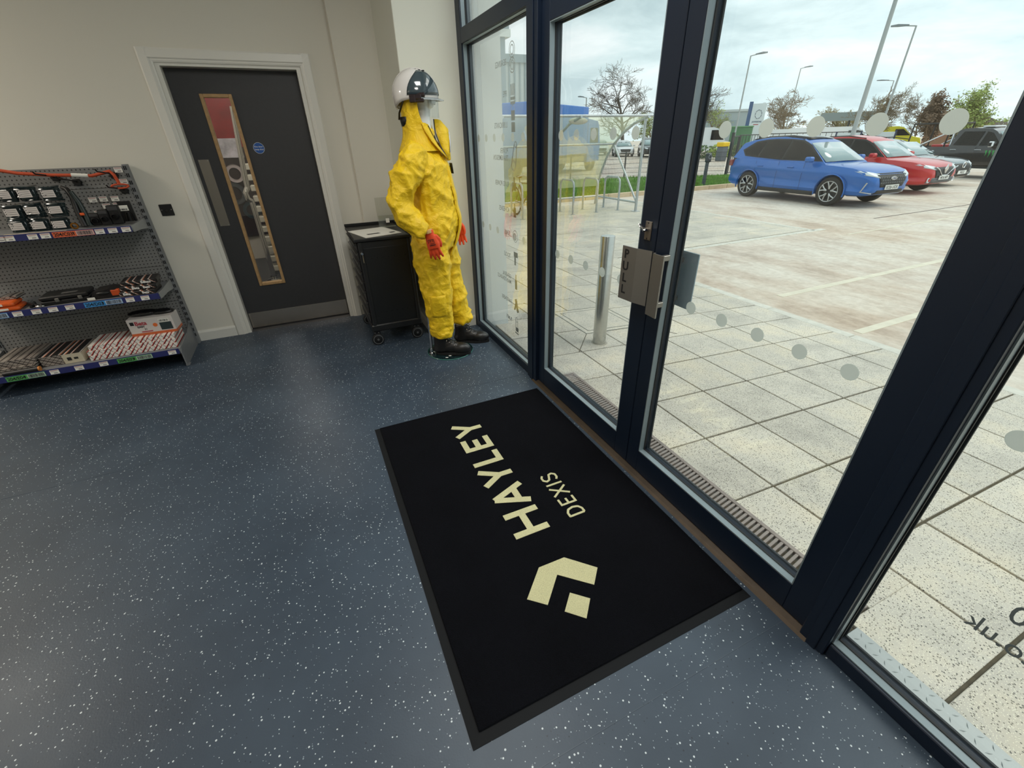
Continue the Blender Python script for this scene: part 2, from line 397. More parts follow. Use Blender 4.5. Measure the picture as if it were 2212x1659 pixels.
struct(MB().box(-6.12, 1.40, -4.35, -4.2, 0, CH).build('wall_front', M_WALL), 'rear wall behind the viewpoint')
struct(MB().box(-6.12, 1.75, -4.35, 8.2, CH, CH+.12).build('ceiling', M_CEIL), 'plain white ceiling')
# skirtings: each run with a chamfered top
def skirting(n, x0, x1, y0, y1, out):
    b = MB(); h = .095
    if out == 'y': b.prism([(y1, 0), (y0, 0), (y0, h-.018), (y0+.006, h-.006), (y1-.004, h), (y1, h)], x0, x1, 'x')
    else: b.prism([(x1, 0), (x0, 0), (x0, h-.018), (x0+.006, h-.006), (x1-.004, h), (x1, h)], y0, y1, 'y')
    return struct(b.build(n, M_WHITE), 'white painted skirting board')
skirting('baseboard_back', -6.0, -.83, YB-.016, YB, 'y')
skirting('baseboard_column', .83, XI-.005, 3.735-.016, 3.735, 'y')
skirting('baseboard_step', .826, .842, 3.72, 4.46, 'x')

# ------------------------------------------------------------------ dark door with vision panel
M_DOOR = mat('charcoal_laminate', srgb(54, 54, 56), .5, var=.06, vscale=40)
M_BEAD = mat('oak_bead', srgb(176, 142, 98), .45, var=.15, vscale=30)
d = thing('door_1', 'charcoal flush door with a tall narrow vision panel', 'door', (-.257, 4.66, 0)); d['kind'] = 'structure'
del d['category']
LX0, LX1, LY = -.711, .197, 4.64
VX0, VX1, VZ0, VZ1 = -.535, -.312, .406, 1.92
b = MB()
for x0, x1, z0, z1 in ((LX0, VX0+.018, .006, 2.078), (VX1-.018, LX1, .006, 2.078), (VX0+.018, VX1-.018, .006, VZ0+.018), (VX0+.018, VX1-.018, VZ1-.018, 2.078)):
    b.box(x0, x1, LY, LY+.044, z0, z1)
b.build('door_leaf', M_DOOR, d, w=True)
fw = .024
b = MB()
for x0, x1, z0, z1 in ((VX0, VX0+fw, VZ0, VZ1), (VX1-fw, VX1, VZ0, VZ1), (VX0+fw, VX1-fw, VZ0, VZ0+fw), (VX0+fw, VX1-fw, VZ1-fw, VZ1)):
    b.box(x0, x1, LY-.010, LY+.052, z0, z1, .003)
bead = b.build('vision_bead', M_BEAD, d, w=True); bead['label'] = 'pale oak bead around the glass'
MB().box(VX0+.02, VX1-.02, LY+.018, LY+.024, VZ0+.02, VZ1-.02).build('pane', glass_mat('door_glass', (.96, .97, .96), .04, .9), d, w=True)
k = MB().box(LX0+.006, LX1-.006, LY-.002, LY+.001, .012, .158, .0008).build('kick_plate', mat('kick_steel', srgb(206, 196, 186), .22, 1.0, var=.06, vscale=8), d, w=True); k['label'] = 'brushed steel kick plate'
b = MB().box(-.689, -.613, LY-.002, LY+.001, .957, 1.472, .0008)
pp = b.build('push_plate', mat('satin_plate', srgb(150, 144, 136), .38, 1.0), d, w=True); pp['label'] = 'satin steel push plate'
b = MB()
for x in (-.68, -.622):
    for z in (.966, 1.463): b.disc((x, LY-.002, z), (0, -1, 0), .004, .0012, 10)
b.build('screw', M_STEEL, pp, w=True)
sg = MB().disc((-.223, LY-.0005, 1.543), (0, -1, 0), .0415, .0012, 32).build('sign_disc', mat('sign_white', srgb(210, 218, 226), .4), d, w=True)
MB().disc((-.223, LY-.0012, 1.543), (0, -1, 0), .039, .0012, 32).build('sign_face', mat('mandatory_blue', srgb(28, 84, 160), .4), sg, w=True)
for i, (t, z) in enumerate((('Fire door', 1.548), ('keep shut', 1.528))):
    text('sign_text', t, .0165, M_PAPER, rel(frame((-.223, LY-.0026, z), (1, 0, 0), (0, 0, 1)), d), sg, ext=.0003, align='CENTER', bold=.01)
# lining, stop and architrave
b = MB()
b.box(DX0, LX0-.003, YB-.002, YB+.16, 0, 2.081); b.box(LX1+.003, DX1, YB-.002, YB+.16, 0, 2.081); b.box(DX0, DX1, YB-.002, YB+.16, 2.081, DZ)
b.box(LX0-.003, LX0+.013, LY+.045, YB+.158, 0, 2.0805); b.box(LX1-.013, LX1+.003, LY+.045, YB+.158, 0, 2.0805)
struct(b.build('trim_3', M_WHITE), 'white door lining')
def arch(n, pts_out, lab):
    return struct(pts_out.build(n, M_WHITE), lab)
AX0, AX1, AZ = -.828, .318, 2.185; t = .085
pf = [(0, 0), (0, -.010), (.010, -.017), (.058, -.020), (.066, -.014), (.074, -.014), (.085, -.010), (.085, 0)]
b = MB(); b.prism([(AX0+u, YB+v) for u, v in pf], 0, AZ-.0, 'z'); arch('trim_4', b, 'white moulded architrave left of the dark door')
b = MB(); b.prism([(AX1-u, YB+v) for u, v in pf], 0, AZ-.0, 'z'); arch('trim_5', b, 'white moulded architrave right of the dark door')
b = MB(); b.loft([[(AX0+.001+u*1.0, YB+v-.0005, AZ-u) for u, v in pf], [(AX1-.001-u*1.0, YB+v-.0005, AZ-u) for u, v in pf]]); arch('trim_6', b, 'white moulded architrave over the dark door')

# black plate on the wall by the door
sp = thing('fused_spur_plate', 'square black fused spur plate on wall beside the door', 'switch plate', (-1.005, YB, 1.125))
MB().box(-1.048, -.962, YB-.009, YB, 1.082, 1.168, .003).build('plate', M_BLACK, sp, w=True)
MB().box(-1.018, -.992, YB-.0115, YB-.008, 1.104, 1.128, .001).build('fuse_carrier', mat('black_gloss', srgb(12, 12, 13), .2), sp, w=True)
for x in (-1.037, -.973): MB().disc((x, YB-.009, 1.127), (0, -1, 0), .0035, .001, 10).build('screw', M_STEEL, sp, w=True)

# ------------------------------------------------------------------ what shows through the vision panel: a small lobby with stairs
M_LOB = mat('lobby_wall', srgb(190, 186, 178), .85)
b = MB(); b.box(-2.0, -1.9, YB+.16, 8.1, 0, CH); b.box(1.5, 1.6, YB+.16, 8.1, 0, CH); b.box(-2.0, 1.6, 8.0, 8.1, 0, CH)
struct(b.build('wall_lobby', M_LOB), 'pale walls of the lobby behind the door')
struct(MB().box(-2.0, 1.6, 4.56, 8.1, -.12, -.001).build('floor_lobby', mat('lobby_floor', srgb(70, 70, 72), .5)), 'dark lobby floor')
st = thing('staircase', 'pale open staircase seen through the narrow door glass', 'stairs', (.05, 7.2, 0))
M_TREAD = mat('pale_tread', srgb(196, 194, 184), .6)
for i in range(11):
    z = .04+i*.125; y = 6.80+i*.03
    MB().box(-.565, .7, y, y+.20, z, z+.070, .006).build('tread', M_TREAD, st, w=True)
MB().prism([(6.72, 0), (7.0, 0), (7.62, 1.9), (7.4, 1.9)], .72, .76, 'x').build('stringer', M_STEEL, st, w=True)
nr = thing('handrail_post', 'polished chrome pole on a round floor flange behind the door glass', 'pole', (-.50, 6.5, 0))
MB().tube([(-.553, 6.5, .0), (-.548, 6.5, .98)], .030, 18).build('lower_tube', M_CHROME, nr, True, w=True)
MB().tube([(-.556, 6.5, 1.10), (-.545, 6.5, 1.24), (-.470, 6.5, 1.95)], [.026, .030, .022], 18).build('upper_tube', M_CHROME, nr, True, w=True)
MB().tube([(-.548, 6.5, .97), (-.580, 6.48, 1.0), (-.588, 6.48, 1.07), (-.556, 6.5, 1.12)], .030, 14).build('elbow_joint', M_CHROME, nr, True, w=True)
MB().lathe([(.0, 0), (.09, 0), (.09, .008), (.044, .016), (.040, .05)], (-.556, 6.5, 0), 24).build('floor_flange', M_CHROME, nr, True, w=True)
ps = thing('display_poster', 'tall poster of red and grey machine parts behind the door glass', 'poster', (-1.0, 7.90, .5))
MB().box(-1.28, -.52, 7.955, 7.985, .35, 2.22, .004).build('board', mat('poster_dark', srgb(46, 34, 38), .4), ps, w=True)
MB().box(-1.25, -.55, 7.945, 7.956, 1.55, 2.19).build('red_field', mat('poster_red', srgb(124, 30, 36), .4, var=.3, vscale=5), ps, w=True)
MB().box(-1.2, -.60, 7.940, 7.946, 1.42, 1.66, .001).build('pale_field', mat('poster_pale', srgb(178, 176, 186), .4, var=.35, vscale=9), ps, w=True)
for i, (x, z, r, c) in enumerate(((-1.0, 1.30, .10, (150, 40, 52)), (-.78, 1.22, .12, (190, 180, 184)), (-.86, .96, .15, (84, 86, 92)), (-1.08, 1.02, .09, (60, 62, 70)), (-.70, .72, .12, (50, 66, 76)), (-1.02, .66, .11, (120, 112, 110)))):
    b = MB(); b.lathe([(r, 0), (r, .012), (r*.62, .014), (r*.62, 0)], (x, 7.93, z), 28, 'y'); b.build('ring', mat('poster_ring_%d' % i, srgb(*c), .35, .3), ps, True, w=True)
lc = thing('lobby_lamp', 'round white ceiling lamp in the lobby behind the door', 'lamp', (-.6, 6.2, CH))
MB().lathe([(0, -.05), (.13, -.05), (.16, -.03), (.16, 0)], (-.6, 6.2, CH), 28).build('diffuser', mat('lamp_diffuser', (1, .95, .86), .5, emit=((1, .93, .82), 3.0)), lc, True, w=True)
ld = bpy.data.lights.new('lobby_lamp_light', 'POINT'); ld.energy = 42; ld.shadow_soft_size = .15; ld.color = (1, .92, .82)
lo = bpy.data.objects.new('lobby_lamp_light', ld); COL.objects.link(lo); lo.parent = lc; lo.location = (0, 0, -.22)

# ================================================================== CEILING PANEL LAMPS OF THE SHOWROOM AND ADDED FILLS
def panel_lamp_or_fill(x, y, e, lab, col=(1, .90, .76)):
    t = thing('ceiling_lamp_or_fill', lab, 'lamp', (x, y, CH), 0, 'square ceiling panel lamps')
    b = MB()
    for x0, x1, y0, y1 in ((-.31, .31, -.31, -.29), (-.31, .31, .29, .31), (-.31, -.29, -.29, .29), (.29, .31, -.29, .29)): b.box(x0, x1, y0, y1, -.02, 0)
    b.build('panel_frame', M_WHITE, t)
    MB().box(-.29, .29, -.29, .29, -.012, -.002).build('diffuser', mat('panel_diffuser', (1, .96, .9), .5, emit=((1, .92, .82), 4.0)), t)
    ld = bpy.data.lights.new('panel_light', 'AREA'); ld.shape = 'SQUARE'; ld.size = .58; ld.energy = e; ld.color = col
    lo = bpy.data.objects.new('panel_light', ld); COL.objects.link(lo); lo.parent = t; lo.location = (0, 0, -.03)
panel_lamp_or_fill(-3.55, 3.55, 36, 'square ceiling panel lamp above the grey display shelving')
panel_lamp_or_fill(-3.6, -.2, 4, 'square ceiling panel lamp left of the doormat')
panel_lamp_or_fill(-2.6, -2.0, 10, 'square ceiling panel lamp far behind the viewpoint')
panel_lamp_or_fill(-4.9, 3.2, 12, 'square ceiling panel lamp in the far left corner')
panel_lamp_or_fill(.15, .85, 14, 'added square fill panel above the doormat', (1, .96, .90))  # unseen fill added to brighten the mannequin and column
panel_lamp_or_fill(.72, 2.0, 17, 'added square fill panel nearest the boxed column', (.97, 1, .98))  # unseen cool fill added to lift the column front and floor corner
panel_lamp_or_fill(-4.8, .6, 10, 'square ceiling panel lamp along the left wall')

# ================================================================== GLAZED SCREEN AND DOORS
gx0, gx1 = XI, 1.364
def pane(n, y0, y1, z0, z1, parent):
    o = MB().box(XG-.012, XG+.012, y0, y1, z0, z1).build(n, M_GLASS, parent, w=True); return o
def bar(b, y0, y1, z0, z1, x0=gx0, x1=gx1, bv=.003): b.box(x0, x1, y0, y1, z0, z1, bv)
def gaskets(parent, y0, y1, z0, z1, x):
    b = MB(); t = .007
    for xa in (XG-.020, XG+.0125):
        b.box(xa, xa+.007, y0, y0+t, z0, z1); b.box(xa, xa+.007, y1-t, y1, z0, z1); b.box(xa, xa+.007, y0, y1, z0, z0+t); b.box(xa, xa+.007, y0, y1, z1-t, z1)
    g_ = b.build('gasket', M_GASKET, parent, w=True)
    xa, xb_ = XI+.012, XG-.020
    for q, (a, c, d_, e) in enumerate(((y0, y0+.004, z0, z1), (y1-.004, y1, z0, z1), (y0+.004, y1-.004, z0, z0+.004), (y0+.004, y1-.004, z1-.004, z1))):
        MB().box(xa, xb_, a, c, d_, e).build('daylit_bead', M_BEADLIT, parent, w=True)
    return g_
# fixed framework of the screen
w1 = thing('window_1', 'fixed side window beside the mannequin with sector list vinyl', 'window', (1.34, 3.1, 0)); w1['kind'] = 'structure'; del w1['category']
b = MB(); bar(b, 3.645, 3.735, 0, CH)
b.build('jamb', M_FRAME, w1, w=True)
b = MB(); bar(b, 2.577, 3.645, 0, .064); b.build('bottom_rail', M_FRAME, w1, w=True)
b = MB(); bar(b, 2.577, 3.645, 2.158, 2.245); b.build('transom', M_FRAME, w1, w=True)
b = MB(); bar(b, 2.577, 3.645, CH-.09, CH); b.build('head', M_FRAME, w1, w=True)
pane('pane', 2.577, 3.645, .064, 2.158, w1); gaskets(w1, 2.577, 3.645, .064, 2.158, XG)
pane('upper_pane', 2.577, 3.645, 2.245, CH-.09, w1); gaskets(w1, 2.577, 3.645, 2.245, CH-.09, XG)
mu = MB(); bar(mu, 2.448, 2.577, 0, CH, 1.272, 1.366); mu.box(1.266, 1.273, 2.49, 2.535, 0, CH, .002)
struct(mu.build('trim_7', M_FRAME), 'dark mullion between side window and doors')
mu = MB(); bar(mu, .316, .400, 0, CH, 1.272, 1.366); mu.box(1.266, 1.273, .34, .372, 0, CH, .002)
struct(mu.build('trim_8', M_FRAME), 'dark mullion right of the double doors')
b = MB(); bar(b, .400, 2.448, 2.165, 2.262); bar(b, .400, 2.448, CH-.09, CH)
struct(b.build('trim_9', M_FRAME), 'dark transom above the double doors')
w3 = thing('window_3', 'fanlight above the double doors', 'window', (1.34, 1.4, 2.3)); w3['kind'] = 'structure'; del w3['category']
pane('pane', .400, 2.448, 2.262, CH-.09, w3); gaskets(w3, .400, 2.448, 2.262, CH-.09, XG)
# right side window
w2 = thing('window_2', 'fixed side window right of the doors with web address vinyl', 'window', (1.34, -.6, 0)); w2['kind'] = 'structure'; del w2['category']
b = MB(); bar(b, -1.50, .316, 0, .056); b.build('bottom_rail', M_FRAME, w2, w=True)
b = MB(); bar(b, -1.62, -1.50, 0, CH); b.build('jamb', M_FRAME, w2, w=True)
b = MB(); bar(b, -1.50, .316, CH-.09, CH); b.build('head', M_FRAME, w2, w=True)
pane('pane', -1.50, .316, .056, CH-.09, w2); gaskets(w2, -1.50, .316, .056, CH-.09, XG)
w4 = thing('window_4', 'further fixed window of the screen', 'window', (1.34, -2.9, 0)); w4['kind'] = 'structure'; del w4['category']
b = MB(); bar(b, -4.2, -1.62, 0, .056); b.build('bottom_rail', M_FRAME, w4, w=True)
b = MB(); bar(b, -4.2, -1.62, CH-.09, CH); b.build('head', M_FRAME, w4, w=True)
pane('pane', -4.2, -1.62, .056, CH-.09, w4)
# double doors
def glazed_door(n, y0, y1, gy0, gy1, lab):
    d = thing(n, lab, 'door', (1.34, (y0+y1)/2, 0)); d['kind'] = 'structure'; del d['category']
    X0, X1 = 1.296, 1.362
    b = MB()
    b.box(X0, X1, y0, gy0, .018, 2.155, .002); b.build('stile', M_FRAME, d, w=True)
    b = MB(); b.box(X0, X1, gy1, y1, .018, 2.155, .002); b.build('stile', M_FRAME, d, w=True)
    b = MB(); b.box(X0, X1, gy0, gy1, .018, .146, .002); b.build('bottom_rail', M_FRAME, d, w=True)
    b = MB(); b.box(X0, X1, gy0, gy1, 2.055, 2.155, .002); b.build('top_rail', M_FRAME, d, w=True)
    MB().box(XG-.012, XG+.012, gy0, gy1, .146, 2.055).build('pane', M_GLASS, d, w=True)
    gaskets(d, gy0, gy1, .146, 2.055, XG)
    return d
dA = glazed_door('door_2', 1.424, 2.444, 1.527, 2.364, 'left leaf of the glazed entrance doors')
dB = glazed_door('door_3', .404, 1.420, .487, 1.338, 'right leaf of the glazed entrance doors with the pull handles')
# threshold
M_THR = mat('bronze_threshold', srgb(80, 69, 58), .4, .5, var=.2, vscale=9)
b = MB(); b.prism([(1.262, 0), (1.272, .010), (1.30, .016), (1.36, .016), (1.375, 0)], .37, 2.50, 'y')
th = struct(b.build('trim_10', M_THR), 'worn bronze threshold strip under the double doors')
# handles
M_ALU = mat('satin_aluminium', srgb(146, 142, 136), .42, .85)
# lettered plate on the left leaf: angled face carrying PULL
b = MB(); b.prism([(1.236, 1.556), (1.243, 1.470), (1.262, 1.398), (1.268, 1.400), (1.249, 1.474), (1.242, 1.557)], .913, 1.147, 'z')
pa = b.build('pull_plate', M_ALU, dA, w=True)
b = MB()
for z in (.94, 1.115): b.box(1.262, 1.297, 1.425, 1.445, z, z+.022, .002)
b.build('standoff', M_ALU, pa, w=True)
for i, ch in enumerate('PULL'):
    text('letter', ch, .053, M_INK, rel(frame((1.2375, 1.528, 1.098-i*.052), (.08, -1, 0), (0, 0, 1)), dA), pa, ext=.0006, align='CENTER', bold=.022)
b = MB(); b.prism([(1.222, 1.286), (1.226, 1.352), (1.240, 1.360), (1.243, 1.354), (1.232, 1.349), (1.229, 1.286)], .900, 1.153, 'z')
pb = b.build('pull_plate', M_ALU, dB, w=True)
b = MB()
for z in (.925, 1.12): b.box(1.228, 1.297, 1.328, 1.346, z, z+.022, .002)
b.build('standoff', M_ALU, pb, w=True)
b = MB(); b.box(1.447, 1.453, 1.322, 1.520, .885, 1.128, .0015); po = b.build('outer_pull_plate', mat('outer_plate', srgb(158, 174, 182), .45, .2), dB, w=True)
b = MB()
for z in (.91, 1.08): b.box(1.362, 1.448, 1.40, 1.418, z, z+.022, .002)
b.build('standoff', M_ALU, po, w=True)
lk = MB().box(1.291, 1.297, 1.455, 1.494, 1.176, 1.252, .002).build('lock_plate', mat('worn_zinc', srgb(118, 110, 100), .45, .7), dA, w=True)
b = MB(); b.cyl((1.292, 1.476, 1.218), (1.272, 1.478, 1.220), .009, 14); b.tube([(1.274, 1.478, 1.216), (1.266, 1.492, 1.233), (1.264, 1.500, 1.240)], [.010, .012, .007], 12, flat=.45)
tt = b.build('thumb_turn', M_CHROME, lk, True, w=True)
b = MB()
for z in (1.183, 1.245): b.disc((1.291, 1.475, z), (-1, 0, 0), .0035, .001, 10)
b.build('screw', M_BLACK, lk, w=True)

# vinyl manifestation dots on the glass (each dot a child of its window)
M_DOT = film_mat('frosted_vinyl', srgb(222, 224, 220), .70)
dm = MB().disc((0, 0, 0), (1, 0, 0), .0255, .0006, 28).build('vinyl_dot', M_DOT, mesh_only=True)
def dot(parent, y, z):
    o = link('vinyl_dot', dm, parent); L = parent.location; o.location = (XG+.0125-L.x, y-L.y, z-L.z)
ys = .607
for i in range(20):
    y = ys+.1567*i
    for z in (.941, 1.5715):
        if .49 < y < 1.33: dot(dB, y, z)
        elif 1.53 < y < 2.35: dot(dA, y, z)
        elif 2.60 < y < 3.64: dot(w1, y, z)
for i in range(-9, 0):
    y = ys+.1567*i-.058
    if y < .29:
        for z in (.941, 1.5715): dot(w2, y, z)
# mirrored sector list on the left side window
M_VINYL = film_mat('grey_vinyl', srgb(136, 140, 140), .5)
def vin(s, y, z, size, parent, sx=.82, al='LEFT'):
    return text('vinyl_text', s, size, M_VINYL, rel(frame((XG+.0128, y, z), (0, 1, 0), (0, 0, 1)), parent), parent, ext=.0003, sx=sx, align=al, bold=.002)
for s, z in (('BEARINGS', 1.965), ('PPE', 1.800), ('LUBRICANTS', 1.628), ('POWER', 1.476), ('TRANSMISSION', 1.432), ('FLUID POWER', 1.268), ('ADHESIVES', 1.098), ('SEALS', .936), ('TOOLS', .772), ('GENERAL', .612), ('MAINTENANCE', .568), ('FASTENERS', .408), ('PUMPS', .258)):
    vin(s, 3.035, z, .047, w1)
xv0, xv1 = XG+.0126, XG+.0132
def ring(b, y, z, r, t, n=24):
    b.lathe([(r, xv0), (r, xv1), (r-t, xv1), (r-t, xv0)], (0, y, z), n, 'x')
def rect(b, y0, y1, z0, z1): b.box(xv0, xv1, y0, y1, z0, z1)
I = 2.945
b = MB(); ring(b, I, 2.03, .042, .005); ring(b, I, 2.03, .026, .006); ring(b, I, 1.955, .042, .005); ring(b, I, 1.955, .026, .006)
for k in range(6): b.disc((xv0, I+.034*cos(k), 1.955+.034*sin(k)), (1, 0, 0), .004, .0005, 8)
b.build('bearing_icon', M_VINYL, w1, w=True)
b = MB(); rect(b, I-.035, I+.035, 1.752, 1.768); rect(b, I-.035, I+.035, 1.776, 1.792)
for dy in (-.032, -.014, .004, .022): rect(b, I+dy, I+dy+.009, 1.80, 1.86)
b.build('protection_icon', M_VINYL, w1, w=True)
b = MB(); rect(b, I-.028, I+.028, 1.60, 1.655); rect(b, I-.028, I+.028, 1.665, 1.72); ring(b, I, 1.724, .026, .004); b.build('drum_icon', M_VINYL, w1, w=True)
b = MB(); ring(b, I+.005, 1.405, .036, .012); ring(b, I-.03, 1.53, .02, .008); b.tube([(xv0, I-.05, 1.53), (xv0, I-.03, 1.40)], .002, 6); b.tube([(xv0, I-.01, 1.53), (xv0, I+.04, 1.40)], .002, 6); b.build('gear_icon', M_VINYL, w1, w=True)
b = MB(); rect(b, I-.03, I+.03, 1.25, 1.30); rect(b, I-.012, I+.012, 1.30, 1.335); b.build('valve_icon', M_VINYL, w1, w=True)
b = MB(); rect(b, I-.02, I+.02, 1.075, 1.14); rect(b, I-.007, I+.007, 1.14, 1.165); b.build('tube_icon', M_VINYL, w1, w=True)
b = MB(); ring(b, I, .945, .042, .004); ring(b, I+.006, .94, .026, .005); b.build('seal_icon', M_VINYL, w1, w=True)
b = MB(); rect(b, I-.038, I+.03, .795, .832); rect(b, I-.004, I+.022, .735, .795); b.build('drill_icon', M_VINYL, w1, w=True)
b = MB(); rect(b, I-.018, I+.018, .55, .62); rect(b, I-.006, I+.006, .62, .665); b.build('cartridge_icon', M_VINYL, w1, w=True)
b = MB(); b.tube([(xv0, I-.03, .37), (xv0, I+.01, .47)], .008, 6); b.tube([(xv0, I+.03, .38), (xv0, I-.005, .46)], .006, 6); b.build('fastener_icon', M_VINYL, w1, w=True)
b = MB(); ring(b, I, .30, .02, .004); rect(b, I-.03, I+.02, .20, .235); rect(b, I-.03, I+.03, .18, .19); rect(b, I-.02, I-.014, .235, .30); rect(b, I+.014, I+.02, .235, .30); b.build('pump_icon', M_VINYL, w1, w=True)
# web address on the right side window: its end shows in the frame
vin('.co.uk', .128, .412, .074, w2, .85, 'RIGHT')
vin('0', .082, .500, .084, w2, .85, 'RIGHT')

# outer reveal of the building left of the screen
M_CLAD = mat('grey_reveal_cladding', srgb(216, 222, 222), .5)
struct(MB().box(1.366, 1.590, 3.648, 4.7, -.1, 4.2).build('wall_reveal', M_CLAD), 'pale grey outside reveal beside the side window')

# ================================================================== DOORMAT
mt = thing('doormat', 'large dark navy logo doormat with black rubber edge by the entrance', 'doormat', (.67, 1.47, 0))
mx0, mx1, my0, my1 = .098, 1.240, .572, 2.36
b = MB(); o = .035
b.loft([[(mx0, my0, 0), (mx1, my0, 0), (mx1, my1, 0), (mx0, my1, 0)], [(mx0, my0, .0018), (mx1, my0, .0018), (mx1, my1, .0018), (mx0, my1, .0018)], [(mx0+o, my0+o, .0045), (mx1-o, my0+o, .0045), (mx1-o, my1-o, .0045), (mx0+o, my1-o, .0045)]])
rb = b.build('rubber_border', mat('rubber', srgb(19, 21, 24), .7, spec=.2), mt, w=True)
MB().box(mx0+.031, mx1-.006, my0+.033, my1-.006, .003, .0105, .003).build('pile', m_pile('navy_pile', srgb(9, 10, 15), .6), mt, w=True)
M_CREAM = m_pile('cream_pile', srgb(206, 202, 160), .16)
ZT0, ZT1 = .0095, .0122
def strokes(b, segs, th):
    for q, ((x0, y0), (x1, y1)) in enumerate(segs):
        dx, dy = x1-x0, y1-y0; L = hypot(dx, dy); nx, ny = -dy/L*th/2, dx/L*th/2
        b.prism([(x0+nx, y0+ny), (x1+nx, y1+ny), (x1-nx, y1-ny), (x0-nx, y0-ny)], ZT0, ZT1+q*.00012, "z")
def letter(ch, y0, y1, xt, xb, th):
    """letters lie with their right along +y and their top towards -x"""
    w = y1-y0; h = th/2
    def P(u, v): return (xb+(xt-xb)*v, y0+w*u)          # u right, v up
    b = MB(); a = h/w; c = h/abs(xb-xt)
    S = {'H': [((a, 0), (a, 1)), ((1-a, 0), (1-a, 1)), ((a, .5), (1-a, .5))], 'A': [((a*.9, 0), (.5, 1-c*.2)), ((1-a*.9, 0), (.5, 1-c*.2)), ((.24, .3), (.76, .3))],
         'Y': [((.5, 0), (.5, .47)), ((a*1.1, 1), (.5, .42)), ((1-a*1.1, 1), (.5, .42))], 'L': [((a, 0), (a, 1)), ((0, c), (1, c))],
         'E': [((a, 0), (a, 1)), ((0, c), (1, c)), ((0, 1-c), (1, 1-c)), ((0, .5), (.88, .5))], 'I': [((.5, 0), (.5, 1))],
         'X': [((a*.6, 0), (1-a*.6, 1)), ((a*.6, 1), (1-a*.6, 0))]}[ch]
    strokes(b, [(P(*p), P(*q)) for p, q in S], th)
    o = b.build('logo_letter', M_CREAM, mt, w=True); return o
for ch, y0, y1 in (('H', 1.203, 1.357), ('A', 1.383, 1.543), ('Y', 1.553, 1.708), ('L', 1.735, 1.838), ('E', 1.873, 1.988), ('Y', 2.016, 2.170)):
    letter(ch, y0, y1, .534, .705, .033)
def path_strokes(pts, th):
    b = MB(); strokes(b, list(zip(pts[:-1], pts[1:])), th)
    for p in pts[1:-1]: b.prism([(p[0]+th/2*cos(k*pi/4), p[1]+th/2*sin(k*pi/4)) for k in range(8)], ZT0, ZT1-.0001, 'z')
    return b.build('logo_letter', M_CREAM, mt, w=True)
xt, xb = .815, .903
def Q(u, v, y0, w): return (xb+(xt-xb)*v, y0+w*u)
path_strokes([Q(.08, .06, 1.210, .056), Q(.08, .94, 1.210, .056), Q(.5, .94, 1.210, .056), Q(.82, .80, 1.210, .056), Q(.94, .5, 1.210, .056), Q(.82, .2, 1.210, .056), Q(.5, .06, 1.210, .056), Q(.08, .06, 1.210, .056)], .011)
for ch, y0, y1 in (('E', 1.288, 1.333), ('X', 1.352, 1.417), ('I', 1.433, 1.447)): letter(ch, y0, y1, xt, xb, .011)
path_strokes([Q(.05, .16, 1.466, .055), Q(.3, .05, 1.466, .055), Q(.7, .05, 1.466, .055), Q(.93, .22, 1.466, .055), Q(.85, .42, 1.466, .055), Q(.2, .58, 1.466, .055), Q(.07, .78, 1.466, .055), Q(.3, .95, 1.466, .055), Q(.68, .95, 1.466, .055), Q(.92, .84, 1.466, .055)], .011)
MB().prism([(0.557, 1.033), (0.677, 1.031), (0.776, 0.928), (0.719, 0.868), (0.609, 0.971), (0.511, 0.872), (0.45, 0.927)], ZT0, ZT1, 'z').build('logo_chevron', M_CREAM, mt, w=True)
MB().prism([(0.614, 0.88), (0.672, 0.825), (0.615, 0.764), (0.556, 0.822)], ZT0, ZT1, 'z').build('logo_square', M_CREAM, mt, w=True)
# ================================================================== GREY GONDOLA SHELVING
M_SHELF = mat('shelf_grey', srgb(122, 124, 126), .45)
M_RAIL = mat('price_rail_navy', srgb(38, 44, 100), .35)
M_PERF = m_perf()
SX0, SX1 = -2.42, -1.13
gs = thing('gondola_shelving', 'grey perforated wall shelving bay with three stocked shelves beside the door', 'shelving', (-1.78, 4.3, 0))
for i, (z0, z1) in enumerate(((.11, .41), (.41, .71), (.71, 1.01), (1.01, 1.31), (1.31, 1.452))):
    MB().box(SX0+.03, SX1-.032, 4.485, 4.497, z0+.0012, z1-.0012, .001).build('back_panel', M_PERF, gs, w=True)
for x in (SX0, SX1-.030):
    u = MB().box(x, x+.030, 4.478, 4.540, 0, 1.462, .002).build('upright', M_SHELF, gs, w=True)
    b = MB()
    for i in range(28):
        z = .075+i*.05
        b.box(x+.006, x+.013, 4.4765, 4.4785, z, z+.027); b.box(x+.017, x+.024, 4.4765, 4.4785, z, z+.027)
    stuff(b.build('slot_row', mat('slot_dark', srgb(14, 14, 15), .8), u, w=True))
    ft = MB(); ft.prism([(3.985, .0), (4.48, .0), (4.48, .20), (4.30, .165), (4.02, .158), (3.985, .13)], x+.002, x+.012, 'x')
    ft.box(x-.004, x+.026, 3.99, 4.03, 0, .012, .002); ft.build('foot_bracket', M_SHELF, gs, w=True)
MB().box(SX0+.02, SX1-.035, 4.25, 4.265, .0, .118, .002).build('underside_shade', mat('underside_shade_dark', srgb(22, 23, 24), .7), gs, w=True)  # dark board: shade of the open underside put into its colour
M_TICK = [M_PAPER, mat('ticket_print', srgb(96, 90, 92), .6), mat('ticket_red', srgb(160, 90, 96), .6)]
def ticket(y, zc, h=.032, w=.052):
    b = MB(); b.box(-w/2, w/2, -.0012, 0, -h/2, h/2); b.mi = 2; b.box(-w/2+.003, w/2-.003, -.0016, -.0011, h*.28, h*.40); b.mi = 1; b.box(-.006, .016, -.0016, -.0011, -h*.30, -h*.16); b.box(-w*.4, w*.3, -.0016, -.0011, h*.05, h*.10)
    return b.build('price_ticket', M_TICK, mesh_only=True)
